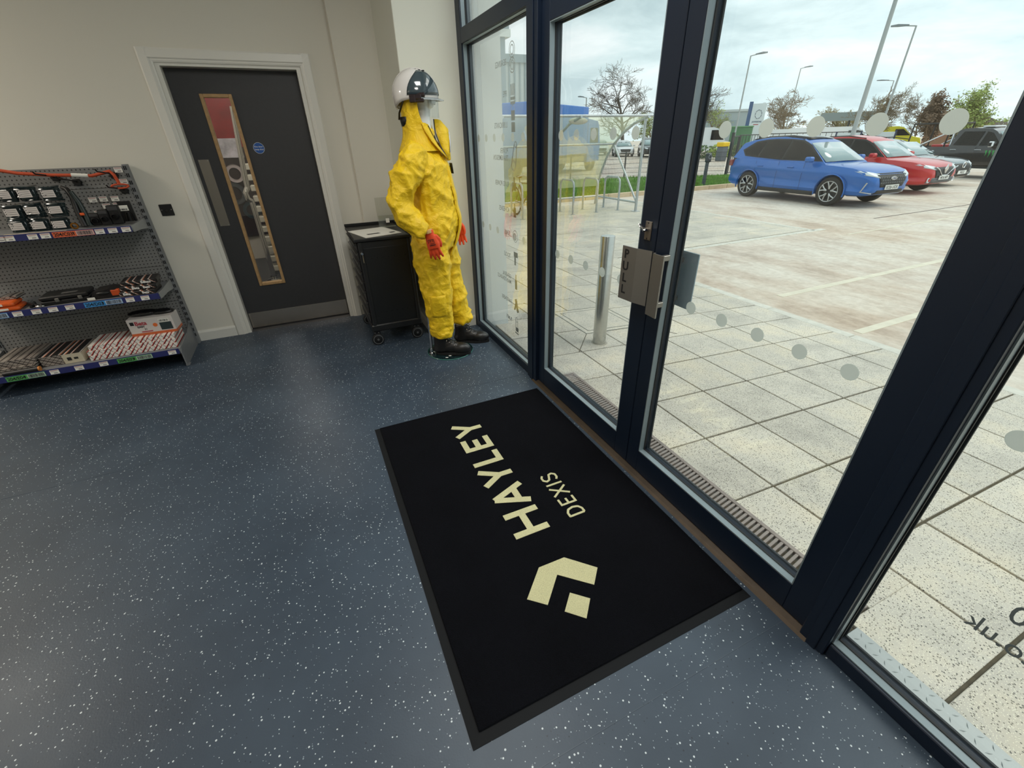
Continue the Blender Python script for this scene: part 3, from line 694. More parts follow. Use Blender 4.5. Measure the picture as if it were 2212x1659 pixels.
tick_me = ticket(0, 0)
peg_me = ticket(0, 0, .034, .048)
def bars(b, x0, x1, y, z0, z1, seed):
    rr = random.Random(seed); x = x0
    while x < x1:
        w = rr.choice((.0012, .0018, .003)); b.box(x, min(x+w, x1), y-.0005, y, z0, z1); x += w+rr.choice((.0012, .002, .003))
def loc_label(par, x0, xm, x1, y, z0, z1, s, col, nm):
    m = mat('location_%s' % nm, srgb(*col), .5)
    l = MB().box(x0, x1, y-.0014, y, z0, z1).build('location_label', m, par, w=True)
    h = z1-z0
    text('label_text', s, h*.92, M_INK, rel(frame((x0+.006, y-.0022, z0+h*.20), (1, 0, 0), (0, 0, 1)), gs), l, ext=.0002, bold=.02, sx=.92)
    b = MB(); xa = xm-.014; zc = (z0+z1)/2
    b.box(xa-.0025, xa+.0025, y-.002, y-.0013, z0+h*.2, zc+.004); b.prism([(xa-.007, zc+.002), (xa+.007, zc+.002), (xa, z1-h*.12)], y-.002, y-.0013, 'y'); b.build('arrow', M_INK, l, w=True)
    b = MB(); b.box(xm, x1-.001, y-.0019, y-.0013, z0+h*.06, z1-h*.06); p = b.build('barcode_field', mat('barcode_%s' % nm, tuple(min(1, c*.4+.45) for c in srgb(*col)), .5), l, w=True)
    b = MB(); bars(b, xm+.006, x1-.008, y-.002, z0+h*.16, z1-h*.12, s); stuff(b.build('barcode', M_INK, l, w=True))
SH = {}
def shelf(n, yf, zt, zb, tickets):
    p = MB().box(SX0+.032, -1.158, yf, 4.484, zt-.028, zt-.006, .002).build('shelf_plate', M_SHELF, gs, w=True)
    r = MB(); r.prism([(yf-.010, zb), (yf, zb), (yf, zt+.002), (yf-.006, zt+.002)], SX0+.032, -1.160, 'x'); r = r.build('price_rail', M_RAIL, gs, w=True)
    br = MB(); br.prism([(yf+.004, zb-.002), (4.30, zb-.010), (4.484, zb-.030), (4.484, zt+.008), (yf+.004, zt)], -1.158, -1.153, 'x'); br.build('bracket', mat('bracket_grey', srgb(150, 152, 152), .4), gs, w=True)
    for x in tickets:
        o = link('price_ticket', tick_me, r); L = gs.location; o.location = (x-L.x, yf-.0085-L.y, (zt+zb)/2-L.z); o.rotation_euler = (radians(-5), 0, 0)
    SH[n] = (r, yf, zt, zb)
shelf('C', 4.115, 1.078, 1.038, (-2.05, -1.95, -1.873, -1.829, -1.709, -1.642, -1.344, -1.270, -1.192))
shelf('D', 4.075, .590, .549, (-1.992, -1.890, -1.798, -1.702, -1.344, -1.250))
shelf('E', 3.975, .162, .121, (-1.939, -1.795, -1.647, -1.207))
def ll(n, x0, xm, x1, s, col, nm):
    r, yf, zt, zb = SH[n]; loc_label(r, x0, xm, x1, yf-.010, zb+.003, zt-.002, s, col, nm)
ll('C', -1.603, -1.475, -1.376, '204/C03', (226, 106, 62), 'orange')
ll('D', -1.618, -1.493, -1.391, '204/D03', (66, 150, 214), 'blue')
ll('D', -2.270, -2.145, -2.042, '204/D04', (66, 150, 214), 'blue')
ll('E', -1.561, -1.440, -1.339, '204/E03', (92, 172, 92), 'green')
ll('E', -2.208, -2.091, -1.991, '204/E04', (92, 172, 92), 'green')
# peg tickets and black double hooks on the panel
for x, z in ((-1.183, 1.428), (-1.179, 1.350), (-1.411, 1.237), (-1.347, 1.239), (-1.277, 1.237), (-1.346, 1.19), (-1.28, 1.192), (-1.412, 1.146), (-1.356, 1.152)):
    o = link('peg_ticket', peg_me, gs); L = gs.location; o.location = (x-L.x, 4.452-L.y, z-L.z)
for x, z in ((-1.570, 1.393), (-1.461, 1.357), (-1.229, 1.392), (-1.205, 1.288)):
    b = MB(); b.box(x-.022, x+.022, 4.470, 4.486, z-.022, z+.022, .003); b.box(x-.028, x+.028, 4.474, 4.484, z-.008, z+.008, .002)
    b.tube([(x, 4.474, z+.004), (x-.01, 4.40, z+.02), (x-.045, 4.33, z+.034), (x-.05, 4.32, z+.05)], .005, 8)
    b.build('peg_hook', M_BLACK, gs, True, w=True)
# ------------------------------------------------------------------ goods on the pegboard
M_TIE = mat('dark_cable_tie', srgb(36, 48, 50), .2, spec=.7)
def packet(x, z, lab):
    t = thing('cable_tie_packet', lab, 'packet', (x, 4.30, z-.055), 0, 'hanging packets of cable ties')
    rr = random.Random(int(x*1000+z*77)); b = MB()
    for k in range(8):
        zz = .008+k*.0112; b.tube([(-.048, rr.uniform(-.02, .015), zz), (-.02, -.03+rr.uniform(-.006, .006), zz+rr.uniform(-.003, .003)), (.025, -.028+rr.uniform(-.006, .006), zz), (.050, rr.uniform(-.01, .02), zz+rr.uniform(-.004, .004))], .0065, 6)
    b.box(-.048, .050, -.018, .016, .004, .088, .008)
    b.build('tie_bundle', M_TIE, t, True)
    l = MB().box(-.036, .034, -.0395, -.0385, .026, .072).build('paper_label', mat('label_card', srgb(214, 206, 202), .6), t)
    b = MB()
    for q in range(3): b.box(-.022, .028, -.0402, -.0394, .036+q*.012, .0375+q*.012); b.box(-.031, -.026, -.0402, -.0394, .036+q*.014, .041+q*.014)
    stuff(b.build('print', M_INK, l))
    MB().tube([(0, -.0, .086), (0, .06, .089), (0, .178, .088)], .003, 6).build('prong', M_STEEL, t)
for x, z, w in ((-1.805, 1.317, 'top row, leftmost'), (-1.696, 1.318, 'top row, second from left'), (-1.573, 1.311, 'top row, rightmost'), (-1.814, 1.208, 'middle row, leftmost'), (-1.705, 1.212, 'middle row, second from left'), (-1.581, 1.208, 'middle row, rightmost'), (-1.825, 1.118, 'bottom row, leftmost'), (-1.712, 1.116, 'bottom row, second from left'), (-1.600, 1.113, 'bottom row, rightmost')):
    packet(x, z, 'dark cable tie packet with white label on pegboard, '+w)
M_ORANGE = mat('orange_cord', srgb(206, 78, 36), .5, bump=.5, bscale=300)
oc = thing('orange_lanyard', 'orange woven lanyard strung along the top of the pegboard', 'lanyard', (-1.5, 4.42, 1.40))
pth = [(-1.94, 4.40, 1.47), (-1.806, 4.40, 1.452), (-1.732, 4.40, 1.433), (-1.566, 4.40, 1.414), (-1.428, 4.40, 1.406), (-1.338, 4.41, 1.398), (-1.263, 4.41, 1.414), (-1.225, 4.41, 1.424), (-1.208, 4.40, 1.40), (-1.20, 4.40, 1.36), (-1.198, 4.40, 1.335)]
b = MB(); b.tube(pth, .011, 10); b.build('cord', M_ORANGE, oc, True, w=True)
MB().tube([(-1.448, 4.40, 1.4085), (-1.358, 4.407, 1.3995)], .0135, 10).build('white_sleeve', M_PAPER, oc, True, w=True)
b = MB(); b.tube([(-1.198+.052*cos(a), 4.395, 1.322+.014*sin(a)) for a in [k*pi/9 for k in range(19)]], .006, 8); b.build('end_loop', M_ORANGE, oc, True, w=True)
bt = thing('black_grip_tool', 'long black grip tool with orange tip leaning on pegboard', 'tool', (-1.47, 4.30, 1.078))
b = MB(); b.tube([(-1.520, 4.36, 1.335), (-1.490, 4.33, 1.325), (-1.470, 4.31, 1.27), (-1.474, 4.29, 1.17), (-1.462, 4.27, 1.080)], [.012, .016, .020, .019, .022], 10); b.build('handle', M_BLACK, bt, True, w=True)
b = MB(); b.tube([(-1.462, 4.30, 1.31), (-1.442, 4.29, 1.24), (-1.430, 4.27, 1.15), (-1.428, 4.26, 1.085)], [.012, .015, .016, .018], 10); b.build('lever', mat('dark_green_grip', srgb(24, 40, 40), .4), bt, True, w=True)
MB().box(-1.458, -1.432, 4.252, 4.262, 1.155, 1.172, .002).build('orange_tab', mat('orange_tab', srgb(226, 96, 44), .5), bt, w=True)
def socket(x, z, y, w, h, lab):
    t = thing('boxed_socket', lab, 'tool', (x, y, z), 0, 'black sockets at the right of the pegboard')
    b = MB(); b.box(-w/2, w/2, -.02, .02, 0, h, .006); b.build('carton', mat('black_card', srgb(18, 18, 20), .5), t)
    MB().lathe([(.0, -.024), (w*.3, -.024), (w*.34, -.030), (w*.34, -.045), (w*.22, -.047), (w*.20, -.030), (0, -.030)], (0, 0, h*.42), 16, 'y').build('socket_body', mat('black_oxide', srgb(24, 24, 26), .3, .6), t, True)
    MB().box(-w*.42, w*.42, -.0225, -.0205, h*.74, h*.94).build('header_card', mat('header_card', srgb(60, 60, 62), .5), t)
socket(-1.388, 1.080, 4.28, .062, .085, 'small black boxed socket nearest the grip tool')
socket(-1.325, 1.080, 4.26, .060, .105, 'black boxed socket second from the grip tool')
socket(-1.262, 1.080, 4.27, .070, .130, 'tall black boxed socket beside the barcode card')
sc = thing('socket_card', 'black carded tool with white barcode header at right of pegboard', 'tool', (-1.20, 4.34, 1.085))
MB().box(-1.245, -1.165, 4.330, 4.350, 1.085, 1.225, .004).build('backing_card', M_BLACK, sc, w=True)
MB().box(-1.252, -1.188, 4.3265, 4.3285, 1.160, 1.198).build('barcode_card', M_PAPER, sc, w=True)
b = MB(); bars(b, -1.246, -1.196, 4.3262, 1.164, 1.176, 3); stuff(b.build('barcode', M_INK, sc, w=True))
b = MB(); b.tube([(-1.20, 4.31, 1.09), (-1.195, 4.31, 1.15)], [.022, .016], 12); b.build('socket_body', mat('black_oxide'), sc, True, w=True)
tp = thing('brass_ring', 'small brass ring standing on the top shelf edge', 'ring', (-1.482, 4.15, 1.079))
MB().lathe([(.022, 0), (.022, .012), (.013, .012), (.013, 0), (.022, 0)], (0, 0, .022), 24, 'y').build('ring_body', mat('brass', srgb(190, 130, 60), .25, 1.0), tp, True)
for i, (x, l) in enumerate(((-1.66, 'flat clear ruler strip lying on the top shelf'),)):
    o = MB().box(x-.20, x+.13, 4.128, 4.150, 1.0725, 1.080, .001).build('scale_strip', mat('pale_strip', srgb(196, 178, 150), .5, var=.4, vscale=60)); tag(o, l, 'strip')

# ------------------------------------------------------------------ goods on the middle shelf
def stripes(name, c0, c1, c2, ang, scale):
    """printed diagonal stripes of the cartons (flat print)"""
    if name in MATS: return MATS[name]
    m = mat(name, c0, .45); nt = m.node_tree; bs = nt.nodes['Principled BSDF']
    tcn = N(nt, 'ShaderNodeTexCoord'); mp = N(nt, 'ShaderNodeMapping'); mp.inputs['Rotation'].default_value = (0, ang, 0); nt.links.new(tcn.outputs['Object'], mp.inputs['Vector'])
    w = N(nt, 'ShaderNodeTexWave', wave_type='BANDS', bands_direction='X', Scale=scale); w.wave_profile = 'SAW'; nt.links.new(mp.outputs[0], w.inputs['Vector'])
    r = ramp(nt, [(0, c0), (.45, c1), (.55, c2), (.62, c0), (.9, c1), (.97, c2)], w.outputs[1], 'CONSTANT')
    mp2 = N(nt, 'ShaderNodeMapping'); mp2.inputs['Rotation'].default_value = (0, -ang*.8, 0); nt.links.new(tcn.outputs['Object'], mp2.inputs['Vector'])
    w2_ = N(nt, 'ShaderNodeTexWave', wave_type='BANDS', bands_direction='X', Scale=scale*2.2); w2_.wave_profile = 'SAW'; nt.links.new(mp2.outputs[0], w2_.inputs['Vector'])
    r2 = ramp(nt, [(0, (1, 1, 1)), (.80, (.12, .11, .11)), (.92, (1, 1, 1))], w2_.outputs[1], 'CONSTANT')
    mm = N(nt, 'ShaderNodeMix', data_type='RGBA', blend_type='MULTIPLY'); mm.inputs[0].default_value = 1.0; nt.links.new(r.outputs[0], mm.inputs[6]); nt.links.new(r2.outputs[0], mm.inputs[7])
    nt.links.new(mm.outputs[2], bs.inputs['Base Color'])
    return m
M_ST1 = stripes('stripe_black_white', srgb(34, 32, 32), srgb(190, 186, 182), srgb(202, 116, 72), radians(50), 5)
M_ST2 = stripes('stripe_red_white', srgb(226, 222, 216), srgb(184, 48, 40), srgb(40, 36, 36), radians(-42), 5.5)
M_ST3 = stripes('stripe_grey_white', srgb(150, 142, 134), srgb(62, 52, 50), srgb(36, 32, 32), radians(60), 7)
def carton(n, x0, x1, y0, y1, z0, z1, m, lab, cat='box', rz=0., words=None, grp=None, lid=True):
    t = thing(n, lab, cat, ((x0+x1)/2, (y0+y1)/2, z0), rz, grp); w, dd, h = (x1-x0)/2, (y1-y0)/2, z1-z0
    MB().box(-w, w, -dd, dd, 0, h, .002).build('carton', m, t)
    if lid: MB().box(-w-.0006, w+.0006, -dd-.0006, dd*.2, h-.003, h+.0008).build('flap', m, t)
    for q in words or (): 
        s, sx_, z_, sz, c = q
        text('print', s, sz, c, frame((sx_, -dd-.0012, z_), (1, 0, 0), (0, 0, 1)), t, ext=.0002, bold=.02)
    return t
ZD = .585
M_BLW = mat('print_white', srgb(236, 236, 232), .5); M_RED = mat('print_red', srgb(170, 60, 70), .5); M_ORG = mat('print_orange', srgb(220, 110, 50), .5)
for k in range(3):
    t = thing('striped_pack', ['lowest striped tool pack at right end of middle shelf', 'middle striped tool pack at right end of middle shelf', 'topmost tilted striped tool pack at right end of middle shelf'][k], 'pack', (-1.285+.01*k, 4.16+.02*k, ZD+.0005+k*.034), radians(3*k-2), 'striped packs on the middle shelf')
    MB().box(-.125, .105, -.05, .13, 0, .033, .006).build('wrapper', M_ST1, t)
    text('print', 'Beta', .026, M_BLW, frame((-.10+.05*k, -.0505, .008), (1, 0, 0), (0, 0, 1)), t, ext=.0003, bold=.03)
    text('print', 'Beta', .024, M_BLW, frame((.02, -.0505, .008), (1, 0, 0), (0, 0, 1)), t, ext=.0003, bold=.03)
t = thing('orange_edged_case', 'dark half-open case with orange corner beside striped packs', 'case', (-1.505, 4.20, ZD))
b = MB(); b.prism([(-.09, 0), (.085, 0), (.10, .05), (.03, .064), (-.06, .055)], -.06, .10, 'y'); b.build('case_body', mat('dark_case', srgb(30, 26, 26), .4), t)
MB().box(.045, .10, -.064, -.02, .012, .055, .004).build('orange_corner', mat('case_orange', srgb(196, 80, 34), .4), t)
b = MB(); b.ell((-.005, -.055, .040), (.045, .02, .014), 14, 8); b.build('grip', M_BLACK, t, True)
MB().box(-.10, -.055, -.082, -.080, .004, .022).build('tag', M_PAPER, t)
t = thing('black_tool_case', 'flat black moulded tool case lying on the middle shelf', 'case', (-1.745, 4.22, ZD), radians(5))
MB().box(-.135, .14, -.085, .11, 0, .030, .006).build('base', M_BLACK, t)
MB().box(-.135, .14, -.085, .11, .032, .062, .008).build('lid', mat('black_lid', srgb(26, 25, 25), .35), t)
for x in (-.04, .09): MB().box(x-.012, x+.012, -.090, -.084, .020, .044, .002).build('latch', M_STEEL, t)
MB().box(-.02, .07, -.03, .01, .0615, .0626).build('label_plate', mat('grey_label', srgb(110, 108, 106), .5), t)
t = thing('black_pliers', 'black handled pliers lying on the middle shelf', 'pliers', (-1.920, 4.150, ZD))
b = MB(); b.tube([(-.05, .05, .018), (.0, .0, .014), (.045, -.045, .012)], [.009, .011, .009], 10); b.tube([(-.02, .06, .018), (.005, .0, .014), (.0, -.05, .012)], [.009, .011, .009], 10); b.build('grip', M_BLACK, t, True)
b = MB(); b.tube([(-.045, .05, .018), (-.06, .09, .022), (-.05, .12, .024)], [.008, .010, .004], 8); b.ell((.05, -.055, .012), (.028, .012, .009), 12, 8); b.build('jaw', M_CHROME, t, True)
for k, (x, z, lab) in enumerate(((-2.075, 0, 'lower orange tool roll pack at left of middle shelf'), (-2.09, .032, 'upper orange tool roll pack at left of middle shelf'), (-2.275, 0, 'orange tool pack at the far left of middle shelf'))):
    t = thing('orange_pack', lab, 'pack', (x, 4.16, ZD+z), radians(4-3*k), 'orange packs on the middle shelf')
    b = MB(); b.box(-.085, .09, -.06, .08, 0, .031, .010); b.build('pouch', mat('orange_pouch', srgb(214, 92, 36), .35, var=.25, vscale=18), t, True)
    MB().box(-.04, .03, -.0615, -.060, .008, .022).build('paper_tag', M_PAPER, t)
    text('print', 'Beta', .022, M_INK, frame((-.07, -.0612, .009), (1, 0, 0), (0, 0, 1)), t, ext=.0003, bold=.02)
t = carton('grey_sleeve_pack', -2.09, -2.0, 4.18, 4.30, ZD+.064, ZD+.085, M_ST3, 'small patterned sleeve on top of the orange packs')

# ------------------------------------------------------------------ goods on the bottom shelf
ZE = .157
for k, (x0, x1, dz, dy, lab) in enumerate(((-1.735, -1.170, 0, .0, 'lowest long red and white striped carton on the bottom shelf'), (-1.740, -1.172, .035, .012, 'middle long red and white striped carton on the bottom shelf'), (-1.725, -1.175, .070, .028, 'topmost long red and white striped carton on the bottom shelf'))):
    t = carton('long_striped_carton', x0, x1, 4.03+dy, 4.30+dy, ZE+dz, ZE+dz+.034, M_ST2, lab, grp='long striped cartons')
t = carton('tool_kit_carton', -1.452, -1.148, 4.12, 4.27, ZE+.1055, ZE+.241, mat('carton_white', srgb(206, 200, 196), .45), 'white and orange printed tool kit carton on striped cartons', rz=radians(-4), lid=False)
MB().box(-.1525, .1525, -.0757, .0757, -.0002, .020).build('orange_band', mat('carton_orange', srgb(196, 96, 52), .45), t)
text('print', 'Beta', .044, M_RED, frame((-.105, -.0760, .085), (1, 0, 0), (0, 0, 1)), t, ext=.0003, bold=.03)
text('print', 'EASY', .022, M_INK, frame((-.095, -.0760, .064), (1, 0, 0), (0, 0, 1)), t, ext=.0003, bold=.03)
MB().box(-.135, -.110, -.0764, -.0755, .088, .115).build('printed_mark', M_INK, t)
text('print', '31', .020, M_INK, frame((-.055, -.0760, .043), (1, 0, 0), (0, 0, 1)), t, ext=.0003, bold=.02)
MB().box(-.08, -.005, -.0764, -.0755, .026, .034).build('printed_line', M_RED, t)
MB().box(.055, .135, -.0764, -.0755, .028, .088).build('printed_tray', mat('print_tray', srgb(44, 56, 58), .4), t)
MB().lathe([(0, -.0764), (.016, -.0764), (.016, -.0755)], (.025, 0, .075), 8, 'y').build('printed_star', M_ORG, t)
MB().box(.055, .125, -.0766, -.0757, .090, .118).build('barcode_sticker', M_PAPER, t)
b = MB(); bars(b, .060, .120, -.0766, .096, .112, 9); stuff(b.build('barcode', M_INK, t))
b = MB(); b.ell((-.05, .02, .155), (.11, .05, .026), 18, 8); b.ell((.07, .02, .150), (.09, .045, .022), 18, 8); bag = b.build('black_bag', mat('black_polythene', srgb(18, 18, 20), .18, bump=.6, bscale=40), t, True)
for k, (x0, x1, y0, dz, m, lab) in enumerate(((-2.26, -2.05, 4.02, 0, M_ST3, 'lower patterned carton at left end of bottom shelf'), (-2.27, -2.04, 4.05, .046, M_ST3, 'upper patterned carton at left end of bottom shelf'), (-2.03, -1.90, 4.06, 0, M_ST3, 'patterned carton with striped lid beside the black roll'), (-1.895, -1.775, 4.05, 0, mat('carton_cream', srgb(200, 190, 168), .5), 'cream carton with small printed symbols on bottom shelf'))):
    t = carton('patterned_carton', x0, x1, y0, y0+.30, ZE+dz, ZE+dz+(.045 if k < 2 else .075), m, lab, grp='cartons at the left of the bottom shelf')
    if k == 3: MB().box(-.035, -.01, -.1512, -.1503, .025, .050).build('printed_symbol', M_INK, t); MB().box(.005, .03, -.1512, -.1503, .03, .045).build('printed_symbol', M_INK, t); MB().box(-.0605, .0605, -.1505, .1505, .0745, .0765).build('striped_lid', M_ST1, t)
    if k == 2: MB().box(-.0655, .0655, -.1505, .1505, .0745, .0765).build('striped_lid', M_ST1, t)
t = thing('black_roll', 'black foam roll lying in front of the patterned cartons', 'roll', (-2.12, 3.995, ZE+.0))
MB().tube([(-.10, 0, .018), (.10, .004, .018)], .0175, 16).build('roll_body', M_BLACK, t, True)
MB().tube([(.094, .004, .018), (.103, .004, .018)], .0178, 16).build('end_cap', mat('roll_orange', srgb(206, 130, 60), .5), t, True)
# ================================================================== BLACK TOOL CART
M_CART = mat('black_powder_coat', srgb(24, 25, 27), .42, var=.1, vscale=12)
ct = thing('tool_cart', 'black wheeled tool cabinet with drawers standing beside the mannequin', 'tool cabinet', (.52, 3.96, 0))
cx0, cx1, cy0, cy1 = .312, .742, 3.655, 4.285
b = MB(); b.box(cx0+.012, cx1, cy0, cy1, .135, .885, .004); body = b.build('cabinet_body', M_CART, ct, w=True)
b = MB()
b.box(cx0+.05, cx1-.03, cy0-.004, cy0+.001, .21, .835, .002)
b.build('side_panel', mat('cart_panel', srgb(17, 19, 21), .45), ct, w=True)
for x in (cx0+.012, cx1-.03): MB().box(x, x+.03, cy0-.010, cy0+.02, .135, .885, .006).build('corner_post', M_CART, ct, w=True)
MB().box(cx0, cx1+.004, cy0-.012, cy1+.004, .135, .195, .008).build('base_skirt', M_CART, ct, w=True)
b = MB(); b.box(cx0-.012, cx1+.010, cy0-.015, cy1+.012, .885, .912, .006)
top = b.build('worktop', M_CART, ct, w=True)
b = MB(); b.box(cx0-.012, cx1+.010, cy1-.006, cy1+.012, .912, .935, .003); b.box(cx1-.006, cx1+.010, cy0+.0, cy1+.012, .912, .932, .003); b.build('tray_lip', M_CART, top, w=True)
zs = [.205, .300, .395, .490, .570, .650, .730, .805, .880]
for z0, z1 in zip(zs[:-1], zs[1:]):
    dr = MB().box(cx0+.002, cx0+.013, cy0+.028, cy1-.02, z0+.004, z1-.004, .003).build('drawer', mat('drawer_front', srgb(34, 34, 36), .38), ct, w=True)
    MB().prism([(cx0+.002, z1-.010), (cx0-.012, z1-.012), (cx0-.012, z1-.022), (cx0-.006, z1-.030), (cx0+.002, z1-.026)], cy0+.04, cy1-.03, 'y').build('pull_lip', mat('drawer_trim', srgb(92, 90, 86), .3, .7), dr, w=True)
lk2 = MB(); lk2.lathe([(0, -.016), (.009, -.016), (.012, -.010), (.012, 0)], (cx0+.032, cy0-.008, .80), 16, 'y'); kk = lk2.build('key_lock', M_CHROME, ct, True, w=True)
b = MB(); b.tube([(cx0+.034, cy0-.022, .79), (cx0+.034, cy0-.026, .73)], .003, 6); b.build('key', M_STEEL, kk, w=True)
b = MB()
for i in range(7): b.disc((cx0+.10+i*.045, cy0-.0041, .755), (0, -1, 0), .005, .0006, 8)
for i in range(7): b.disc((cx0+.10+i*.045, cy0-.0041, .30), (0, -1, 0), .005, .0006, 8)
stuff(b.build('vent_hole', mat('slot_dark'), ct, w=True))
for x in (cx0+.035, cx1-.045):
    for y in (cy0+.035, cy1-.04):
        c = MB().box(x-.028, x+.028, y-.022, y+.022, .100, .137, .005).build('castor_fork', M_CART, ct, w=True)
        b = MB(); b.lathe([(0, -.014), (.046, -.014), (.052, -.010), (.052, .010), (.046, .014), (0, .014)], (x, y-.010, .053), 24, 'y'); wv = b.build('castor_wheel', M_BLACK, c, True, w=True)
        b = MB(); b.lathe([(.036, -.0155), (.040, -.0165), (.043, -.0155)], (x, y-.010, .053), 28, 'y'); b.lathe([(0, -.021), (.009, -.019), (.010, -.014)], (x, y-.010, .053), 14, 'y'); b.build('wheel_trim', mat('wheel_trim', srgb(140, 140, 140), .3, .8), c, True, w=True)
        b = MB()
        for dx in (-.018, .012): b.disc((x+dx, y-.022, .118), (0, -1, 0), .005, .003, 10)
        b.build('bolt', M_STEEL, c, w=True)
# things lying on the cart
pp = thing('catalogue_sheets', 'white printed leaflets spread on top of the tool cabinet', 'papers', (.50, 3.86, .9125))
b = MB(); b.prism([(.300, 4.02), (.395, 3.650), (.690, 3.730), (.595, 4.085)], .9125, .9160, 'z'); b.build('upper_sheet', M_PAPER, pp, w=True)
b = MB(); b.prism([(.330, 4.05), (.418, 3.662), (.700, 3.745), (.610, 4.10)], .9122, .9138, 'z'); b.build('lower_sheet', mat('grey_paper', srgb(196, 192, 182), .7), pp, w=True)
b = MB(); b.prism([(.42, 3.80), (.43, 3.765), (.535, 3.785), (.520, 3.82)], .9161, .9165, 'z'); b.build('printed_photo', M_INK, pp, w=True)
b = MB(); b.prism([(.60, 3.80), (.61, 3.765), (.655, 3.775), (.645, 3.81)], .9161, .9165, 'z'); b.build('printed_panel', M_INK, pp, w=True)
M_ACR = glass_mat('clear_acrylic', (.90, .92, .92), .05, .9)
ah = thing('acrylic_holder', 'clear acrylic leaflet holder standing on the tool cabinet', 'holder', (.64, 4.12, .9125))
MB().box(.575, .725, 4.12, 4.123, .9125, 1.150).build('back_sheet', M_ACR, ah, w=True)
MB().box(.575, .725, 4.07, 4.073, .9125, 1.01).build('front_sheet', M_ACR, ah, w=True)
MB().box(.575, .725, 4.073, 4.12, .9125, .9155).build('foot_sheet', M_ACR, ah, w=True)
MB().box(.635, .665, 4.066, 4.0695, .950, .985).build('price_label', M_PAPER, ah, w=True)

# ================================================================== MANNEQUIN IN YELLOW COVERALL
MQ = thing('mannequin', 'mannequin in yellow hooded coverall with white safety helmet and orange gloves', 'mannequin', (.845, 3.325, 0), radians(-28))
def fabric():
    m = mat('yellow_coverall', srgb(236, 196, 28), .42, spec=.4); nt = m.node_tree; b = nt.nodes['Principled BSDF']
    tcn = N(nt, 'ShaderNodeTexCoord')
    n = N(nt, 'ShaderNodeTexNoise', Scale=14.0, Detail=6.0, Roughness=.62, Distortion=.8); nt.links.new(tcn.outputs['Object'], n.inputs['Vector'])
    bp = N(nt, 'ShaderNodeBump', Strength=.8, Distance=.02); nt.links.new(n.outputs[0], bp.inputs['Height']); nt.links.new(bp.outputs[0], b.inputs['Normal'])
    b.inputs['Subsurface Weight'].default_value = .0
    return m
M_SUIT = fabric()
def remesh(b, vox, smooth_it=6):
    o = b.build('tmp', M_SUIT); md = o.modifiers.new('r', 'REMESH'); md.mode = 'VOXEL'; md.voxel_size = vox
    dg = bpy.context.evaluated_depsgraph_get(); dg.update(); me = bpy.data.meshes.new_from_object(o.evaluated_get(dg)); bpy.data.objects.remove(o)
    bm = bmesh.new(); bm.from_mesh(me)
    for _ in range(smooth_it): bmesh.ops.smooth_vert(bm, verts=bm.verts, factor=.5, use_axis_x=True, use_axis_y=True, use_axis_z=True)
    bm.normal_update()
    return bm
def finish(bm, name, m, parent):
    for f in bm.faces: f.smooth = True
    me = bpy.data.meshes.new(name); bm.to_mesh(me); bm.free(); me.materials.clear(); me.materials.append(m)
    return link(name, me, parent)
def ering(c, rx, ry, n=20, tilt=0.0):
    return [(c[0]+rx*cos(2*pi*j/n), c[1]+ry*sin(2*pi*j/n), c[2]+tilt*cos(2*pi*j/n)*rx) for j in range(n)]
b = MB()
b.loft([ering((x, 0, z), rx, ry) for z, x, rx, ry in ((.80, .0, .10, .15), (.87, .015, .155, .195), (.97, .02, .178, .205), (1.07, .03, .180, .198), (1.18, .025, .165, .195), (1.30, .02, .160, .205), (1.40, .01, .152, .215), (1.475, -.005, .13, .205), (1.53, -.012, .10, .155), (1.585, -.01, .085, .095), (1.63, 0, .08, .085))])
b.loft([ering((x, y, z), rx, ry) for x, y, z, rx, ry in ((.0, -.095, .93, .14, .11), (.0, -.102, .78, .140, .112), (.005, -.105, .62, .122, .104), (.015, -.106, .46, .112, .098), (.018, -.106, .32, .100, .092), (.02, -.106, .24, .088, .082), (.02, -.106, .200, .096, .088), (.02, -.106, .168, .090, .082))])
b.loft([ering((x, y, z), rx, ry) for x, y, z, rx, ry in ((.015, .095, .93, .14, .11), (.03, .11, .78, .140, .11), (.055, .128, .62, .120, .102), (.085, .142, .46, .110, .096), (.115, .152, .32, .098, .09), (.135, .158, .25, .086, .08), (.14, .16, .22, .092, .086), (.14, .16, .190, .086, .08))])
b.tube([(-.005, -.155, 1.50), (-.03, -.235, 1.435), (-.085, -.285, 1.32), (-.125, -.305, 1.205), (-.09, -.315, 1.125), (-.02, -.318, 1.065), (.035, -.318, 1.020)], [.085, .092, .088, .084, .080, .068, .055], 18)
b.tube([(-.005, .155, 1.50), (-.01, .235, 1.435), (-.02, .275, 1.32), (-.015, .295, 1.20), (.035, .305, 1.11), (.09, .300, 1.04), (.12, .295, .995)], [.085, .092, .086, .080, .075, .064, .052], 18)
bm = remesh(b, .0095, 5)
def ridge(p):
    r = 1-2*abs(mnoise.noise(p)); return r*abs(r)
import mathutils
for v in bm.verts:
    p = v.co; n = v.normal
    side = 1.0
    q = Vector((p.x*7+p.z*2.2, p.y*7, p.z*4.2)) ; q2 = Vector((p.x*15-p.z*4, p.y*15+3, p.z*11)); q3 = Vector((p.x*30, p.y*30, p.z*26+p.x*8))
    dsp = .017*(ridge(q)-.35)+.0095*(ridge(q2)-.35)+.0042*(ridge(q3)-.35)
    arm = abs(p.y) > .225 and p.z > .98
    if arm: dsp += .010*ridge(Vector((p.x*10+p.z*7, p.y*5, p.z*12)))
    if p.z < .30: dsp += .006*ridge(Vector((p.x*6, p.y*6, p.z*34)))
    if .93 < p.z < 1.0: dsp -= .006*(1-abs(p.z-.965)/.035)
    v.co = p+n*dsp
bm.normal_update()
for _ in range(1): bmesh.ops.smooth_vert(bm, verts=bm.verts, factor=.25, use_axis_x=True, use_axis_y=True, use_axis_z=True)
